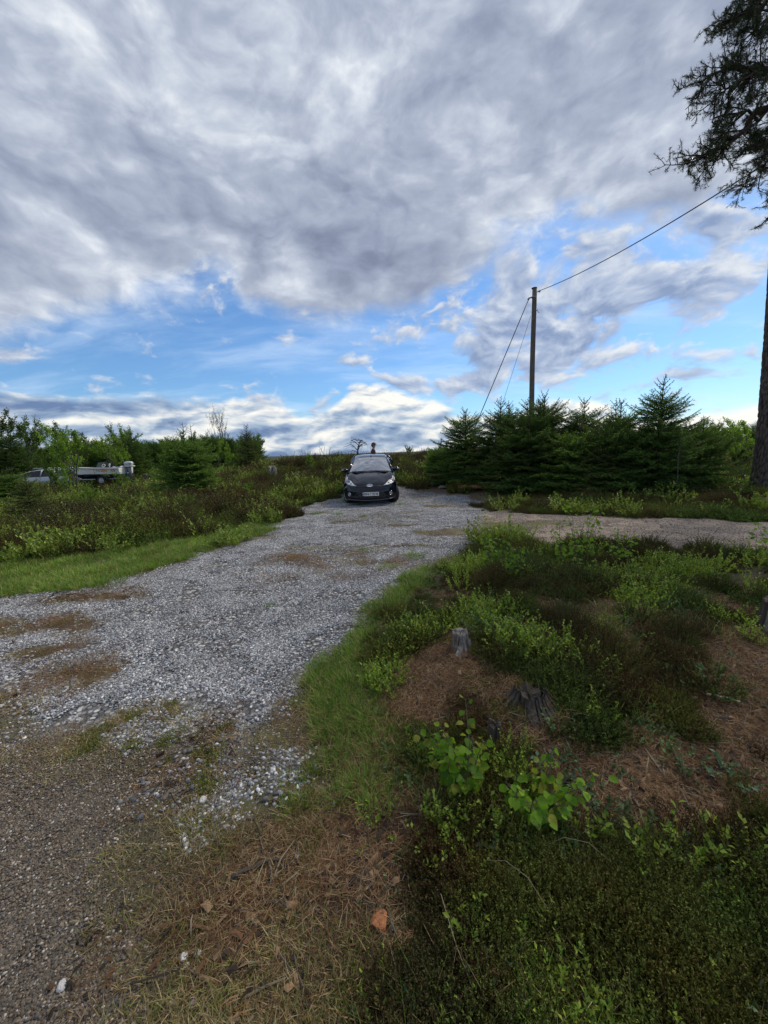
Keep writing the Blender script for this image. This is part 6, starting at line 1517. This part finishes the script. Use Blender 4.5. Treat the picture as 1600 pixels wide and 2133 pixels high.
def build_boat():
    bx, by = -20.35, 25.3; zb = hz(bx, by)
    white = plain('boat_white', (.70, .70, .66), .35, coat=.3); navy = plain('boat_navy', (.012, .02, .055), .35); trim = plain('boat_trim', (.10, .11, .13), .5)
    t = empty('motor_boat', (bx, by, zb + .24), R(1.5)); put(t, 'small white motor boat with dark blue bottom on a trailer behind the bright green birch', 'boat')
    L = 3.55; xs = np.linspace(0, 1, 15)
    hw = .76 * np.sin(np.clip(xs * 1.35 + .04, 0, 1) * math.pi / 2) ** .75
    sheer = 1.02 - .14 * xs ** .8; keel = .16 + .55 * np.clip(1 - xs * 4.0, 0, 1) ** 1.6
    ch = keel + (.42 - .08 * xs) * (1 - .35 * np.clip(1 - xs * 3, 0, 1))
    up = MB(); lo = MB()
    for s in (-1, 1):
        U = []; Lw = []
        for k in range(15):
            x = L * xs[k]; h = hw[k]
            U.append([(x, s * h * .90, ch[k]), (x, s * h * .96, (ch[k] + sheer[k]) / 2), (x, s * h, sheer[k] - .05), (x, s * h * 1.03, sheer[k] - .02), (x, s * h * .98, sheer[k]), (x, s * h * .80, sheer[k] + .005)])
            Lw.append([(x, 0, keel[k]), (x, s * h * .55, keel[k] + .13), (x, s * h * .86, ch[k] - .03), (x, s * h * .90, ch[k])])
        up.grid(np.array(U), flip=(s > 0)); lo.grid(np.array(Lw), flip=(s > 0))
    up.add([(L, -hw[-1] * .9, ch[-1]), (L, hw[-1] * .9, ch[-1]), (L, hw[-1], sheer[-1]), (L, -hw[-1], sheer[-1])], [(0, 1, 2, 3)])
    lo.add([(L, -hw[-1] * .9, ch[-1]), (L, 0, keel[-1]), (L, hw[-1] * .9, ch[-1])], [(0, 1, 2)])
    k = 6; deck = [[(L * xs[i], s * hw[i] * .85, sheer[i]) for s in (-1, -.4, .4, 1)] for i in range(k)]; up.grid(np.array(deck))
    up.build('hull', white, t, True); lo.build('bottom', navy, t, True)
    b = MB()
    for s in (-1, 1): b.tube([(L * xs[i], s * hw[i] * 1.035, sheer[i] - .035) for i in range(15)], .022, 6)
    b.build('rubbing_strake', trim, t, True)
    b = MB(); b.grid(np.array([[(x, y, .45) for y in (-.6, .6)] for x in (1.1, 3.4)])); b.build('floor', plain('boat_floor', (.3, .3, .3), .7), t)
    for x in (1.9, 2.9): MB().box((x, -.62, .62), (x + .28, .62, .68)).build('bench', white, t)
    gl = plain('dark_acrylic', (.03, .04, .045), .1, 0, .6)
    b = MB(); b.prism([(2.02, -.55, .92), (2.30, -.55, .92), (2.22, -.52, 1.27), (2.18, -.52, 1.27)], (0, 1.1, 0)); b.build('windshield', gl, t)
    b = MB(); b.tube([(2.45, -.62, .96), (2.50, -.62, 1.10), (2.58, -.62, 1.16), (2.66, -.62, 1.10), (2.64, -.62, 1.02), (2.50, -.62, .98)], .025, 6); b.build('grab_rail', white, t, True)
    b = MB(); b.tube([(2.92, -.60, .95), (2.92, -.60, 1.10), (2.96, -.60, 1.16)], .04, 8); b.build('mooring_cleat', white, t, True)
    MB().box((3.10, -.60, .90), (3.54, .60, .99)).build('stern_seat', plain('stern_seat', (.62, .64, .66), .5), t)
    b = MB(); b.box((3.30, -.64, .965), (3.60, -.58, 1.0)); b.build('stern_rail', trim, t)
    # marks on the side: small dark figures, an orange panel with two pale lines, a red, white and blue flash
    def side(x, z, off):
        i = np.interp(x / L, xs, np.arange(15)); h = np.interp(i, np.arange(15), hw); s0 = np.interp(i, np.arange(15), sheer); c0 = np.interp(i, np.arange(15), ch)
        f = (z - c0) / (s0 - .05 - c0); return (x, -h * (.90 + .10 * f) - off, z)
    def decal(name, pts, off, mat, parent=t):
        c = np.array([side(x, z, off) for x, z in pts]); return MB().prism(c, (0, .004, 0)).build(name, mat, parent)
    org = plain('orange_panel', (.72, .17, .04), .5); red = plain('red_flash', (.55, .03, .04), .5); pale = plain('pale_print', (.78, .74, .66), .5); ink = plain('dark_print', (.03, .03, .04), .5); blue = plain('blue_flash', (.03, .05, .30), .5)
    o = decal('sticker', [(2.42, .66), (2.80, .66), (2.80, .82), (2.42, .82)], .008, org)
    for z in (.695, .765):
        for x in np.arange(2.46, 2.76, .055): decal('print_mark', [(x, z), (x + .035, z), (x + .035, z + .03), (x, z + .03)], .013, pale, o)
    f = decal('flag_mark', [(3.02, .66), (3.32, .66), (3.32, .80), (3.02, .80)], .008, pale)
    decal('flag_stripe', [(3.03, .80), (3.10, .80), (3.22, .66), (3.15, .66)], .013, red, f); decal('flag_stripe', [(3.18, .80), (3.25, .80), (3.31, .71), (3.31, .66), (3.28, .66)], .013, blue, f); decal('flag_stripe', [(3.02, .66), (3.02, .72), (3.08, .66)], .013, blue, f)
    for pts in ([(2.12, .80), (2.20, .80), (2.20, .78), (2.155, .68), (2.135, .68), (2.175, .775), (2.12, .775)], [(2.25, .68), (2.33, .68), (2.33, .80), (2.25, .80), (2.25, .78), (2.30, .78), (2.30, .75), (2.26, .75), (2.26, .73), (2.30, .73), (2.30, .70), (2.25, .70)]):
        decal('figure', pts, .009, ink)
    decal('red_line', [(1.96, .56), (1.98, .56), (1.98, .88), (1.96, .88)], .008, red)
    # outboard motor
    m = empty('outboard_motor', tuple(np.array(t.location) + np.array([L + .10, .09, 0]))); put(m, 'grey and white outboard motor hanging on the stern of the boat', 'outboard motor')
    cow = plain('cowl_grey', (.50, .52, .55), .35, coat=.3); dk = plain('motor_grey', (.16, .18, .20), .45)
    bm = bmesh.new(); bmesh.ops.create_icosphere(bm, subdivisions=3, radius=1); V = np.array([v.co[:] for v in bm.verts]); F = [[q.index for q in f_.verts] for f_ in bm.faces]; bm.free()
    V = np.sign(V) * np.abs(V) ** .62; V = V * (.27, .17, .14)
    c = MB().add(V + (.12, 0, 1.13), F).build('cowl', cow, m, True)
    b = MB(); b.box((-.12, -.168, 1.085), (.38, -.160, 1.13)); b.build('cowl_stripe', plain('cowl_stripe', (.05, .06, .10), .4), c)
    b = MB(); b.box((-.15, -.16, .94), (.42, .16, 1.0)); b.build('tray', white, m)
    b = MB(); b.tube([(.10, 0, .96), (.14, 0, .60), (.16, 0, .10)], [.12, .11, .09], 8); b.box((.0, -.09, -.02), (.40, .09, .02)); b.tube([(.0, 0, -.12), (.30, 0, -.12)], [.05, .04], 8); b.build('leg', dk, m, True)
    b = MB(); b.box((-.13, -.12, .55), (.02, .12, .95)); b.build('clamp_bracket', dk, m)
    b = MB()
    for k in range(3):
        a = k * 2.094; d = np.array([0, math.cos(a), math.sin(a)]); e = np.array([0, -math.sin(a), math.cos(a)])
        b.prism([np.array([.33, 0, -.12]) + d * .03 - e * .02, np.array([.35, 0, -.12]) + d * .13 - e * .05, np.array([.30, 0, -.12]) + d * .13 + e * .05, np.array([.30, 0, -.12]) + d * .03 + e * .02], (.008, 0, 0))
    b.build('propeller', dk, m)
    # trailer
    st = plain('trailer_steel', (.34, .36, .38), .45, .7); tr_ = empty('boat_trailer', (bx, by, zb + .08), R(1.5)); put(tr_, 'galvanised trailer carrying the boat, mostly hidden by the heath plants', 'trailer')
    b = MB()
    for s in (-1, 1): b.tube([(-.1, 0, .34), (.5, s * .25, .36), (1.2, s * .58, .36), (3.5, s * .58, .36)], .035, 6)
    for x in (1.2, 2.3, 3.4): b.tube([(x, -.6, .34), (x, .6, .34)], .03, 6)
    b.tube([(-.7, 0, .38), (.0, 0, .34)], .04, 6); b.tube([(-.0, 0, .34), (.05, 0, .85)], .035, 6)
    b.build('frame', st, tr_, True)
    for s in (-1, 1):
        w = empty('wheel', (2.5, s * .86, .28)); w.parent = tr_
        b = MB(); b.tube([(0, -.08, 0), (0, -.06, 0), (0, .06, 0), (0, .08, 0)], [.22, .28, .28, .22], 24); b.build('tyre', plain('trailer_tyre', (.018, .018, .019), .9), w, True)
        b = MB(); b.tube([(0, -.085, 0), (0, .085, 0)], .16, 16); b.build('rim', st, w)
        a = np.linspace(.15, math.pi - .15, 9); b = MB(); b.grid(np.array([[(2.5 + .36 * math.cos(k), s * .86 - .10, .28 + .36 * math.sin(k)), (2.5 + .36 * math.cos(k), s * .86 + .10, .28 + .36 * math.sin(k))] for k in a])); b.build('mudguard', plain('mudguard', (.05, .05, .055), .5), tr_, True)
    for x in (1.0, 3.2):
        for s in (-1, 1): MB().box((x, s * .42 - .08, .36), (x + .3, s * .42 + .08, .42)).build('bunk', plain('bunk', (.12, .12, .12), .9), tr_)
build_boat()

# ------------------------------------------------------------------ person standing behind the car
def skin_mesh(name, joints, edges, mat, sub=2, parent=None):
    m = bpy.data.meshes.new(name); m.from_pydata([j[:3] for j in joints], edges, [])
    o = bpy.data.objects.new(name, m); COL.objects.link(o)
    md = o.modifiers.new('skin', 'SKIN')
    for v, j in zip(m.skin_vertices[0].data, joints): v.radius = (j[3], j[4] if len(j) > 4 else j[3])
    m.skin_vertices[0].data[0].use_root = True
    s = o.modifiers.new('sub', 'SUBSURF'); s.levels = sub; s.render_levels = sub
    dg = bpy.context.evaluated_depsgraph_get(); me = bpy.data.meshes.new_from_object(o.evaluated_get(dg)); bpy.data.objects.remove(o)
    me.name = name; me.materials.clear(); me.materials.append(mat); me.polygons.foreach_set('use_smooth', [True] * len(me.polygons))
    return link(name, me, parent)
def build_person():
    x, y = -.40, 18.3
    p = empty('person', (x, y, hz(x, y) + .04)); p.rotation_euler = (0, 0, R(90)); p.scale = (.985,) * 3      # faces +X (local -Y is forward)
    put(p, 'person in a dark red jacket and cap standing behind the car, seen from the side', 'person')
    m, g, out = material('skin'); principled(g, out, (.33, .17, .12), .55, 0, .4); skin = m
    jacket = plain('dark_red_jacket', (.085, .022, .030), .8); trousers = plain('dark_trousers', (.03, .035, .05), .85); capm = plain('brown_cap', (.11, .045, .040), .8); hair = plain('brown_hair', (.06, .035, .02), .7); boot = plain('boots', (.03, .022, .016), .7)
    body = [(0, .02, .93, .15, .12), (0, .02, 1.12, .14, .11), (0, .01, 1.30, .165, .12), (0, .01, 1.42, .13, .10), (0, 0, 1.49, .058), (0, -.02, 1.56, .060), (0, -.03, 1.66, .078, .098), (0, -.02, 1.73, .055, .065)]
    E = [(i, i + 1) for i in range(7)]
    def limb(start, pts):
        k = start
        for q in pts: body.append(q); E.append((k, len(body) - 1)); k = len(body) - 1
        return k
    for s in (-1, 1):
        limb(3, [(s * .165, .01, 1.40, .065), (s * .235, .03, 1.14, .048), (s * .225, -.08, .90, .036), (s * .22, -.10, .83, .036, .022)])
        limb(0, [(s * .10, .02, .86, .095), (s * .105, -.01, .48, .062), (s * .11, .03, .10, .042), (s * .115, -.09, .045, .042, .035), (s * .118, -.16, .035, .036, .025)])
    o = skin_mesh('body', body, E, skin, 2, p)
    for s in (-1, 1):        # five fingers and a thumb side
        hx, hy, hz_ = s * .22, -.10, .82
        for k in range(4):
            f = [(hx + s * (-.010 + .0), hy - .030 + .019 * k, hz_ + .01, .010), (hx - s * .004, hy - .034 + .02 * k, hz_ - .035, .0088), (hx - s * .016, hy - .034 + .02 * k, hz_ - .065 - (.006 if k in (1, 2) else 0), .0078)]
            skin_mesh('finger', f, [(0, 1), (1, 2)], skin, 1, p)
        skin_mesh('thumb', [(hx - s * .005, hy - .03, hz_ + .02, .012), (hx - s * .012, hy - .056, hz_ - .012, .010), (hx - s * .016, hy - .062, hz_ - .038, .0085)], [(0, 1), (1, 2)], skin, 1, p)
    jk = [(0, .02, .90, .168, .135), (0, .02, 1.12, .156, .125), (0, .01, 1.30, .182, .135), (0, .01, 1.425, .14, .112), (0, .0, 1.475, .078, .076)]
    JE = [(0, 1), (1, 2), (2, 3), (3, 4)]
    for s in (-1, 1):
        n = len(jk); jk += [(s * .17, .01, 1.405, .078), (s * .238, .03, 1.14, .062), (s * .228, -.075, .915, .050)]; JE += [(3, n), (n, n + 1), (n + 1, n + 2)]
    skin_mesh('jacket', jk, JE, jacket, 2, p)
    tr_ = [(0, .02, .95, .150, .125)]; TE = []
    for s in (-1, 1):
        n = len(tr_); tr_ += [(s * .10, .02, .84, .105), (s * .105, -.005, .48, .074), (s * .11, .03, .09, .060)]; TE += [(0, n), (n, n + 1), (n + 1, n + 2)]
    skin_mesh('trousers', tr_, TE, trousers, 2, p)
    for s in (-1, 1): skin_mesh('boot', [(s * .11, .045, .07, .052), (s * .112, .0, .05, .055, .045), (s * .117, -.10, .04, .050, .036), (s * .119, -.17, .035, .040, .028)], [(0, 1), (1, 2), (2, 3)], boot, 1, p)
    b = MB(); bm = bmesh.new(); bmesh.ops.create_icosphere(bm, subdivisions=3, radius=1); V = np.array([v.co[:] for v in bm.verts]); F = [[q.index for q in f.verts] for f in bm.faces]; bm.free()
    Vc = V.copy(); Vc[:, 2] = np.maximum(Vc[:, 2], -.15); b.add(Vc * (.090, .112, .095) + (0, -.025, 1.70), F)
    a = np.linspace(-1, 1, 9); b.grid(np.array([[(.075 * k, -.10 - .03 * (1 - k * k), 1.695), (.066 * k, -.20 + .05 * k * k, 1.672)] for k in a])); b.build('cap', capm, p, True)
    Vh = V.copy(); b = MB(); b.add(Vh * (.086, .075, .085) + (0, .025, 1.655), F); b.build('hair', hair, p, True)
    b = MB(); b.tube([(0, -.115, 1.665), (0, -.148, 1.635), (0, -.118, 1.622)], [.012, .018, .012], 6); b.build('nose', skin, o, True)
    for s in (-1, 1):
        b = MB(); b.add(V * (.012, .026, .034) + (s * .080, -.005, 1.645), F); b.build('ear', skin, o, True)
        b = MB(); b.add(V * (.014, .008, .010) + (s * .034, -.112, 1.665), F); b.build('eye', plain('eye', (.05, .04, .035), .2), o, True)
    b = MB(); b.tube([(-.028, -.108, 1.592), (0, -.118, 1.590), (.028, -.108, 1.592)], .007, 6); b.build('mouth', plain('lips', (.28, .10, .09), .5), o, True)
build_person()
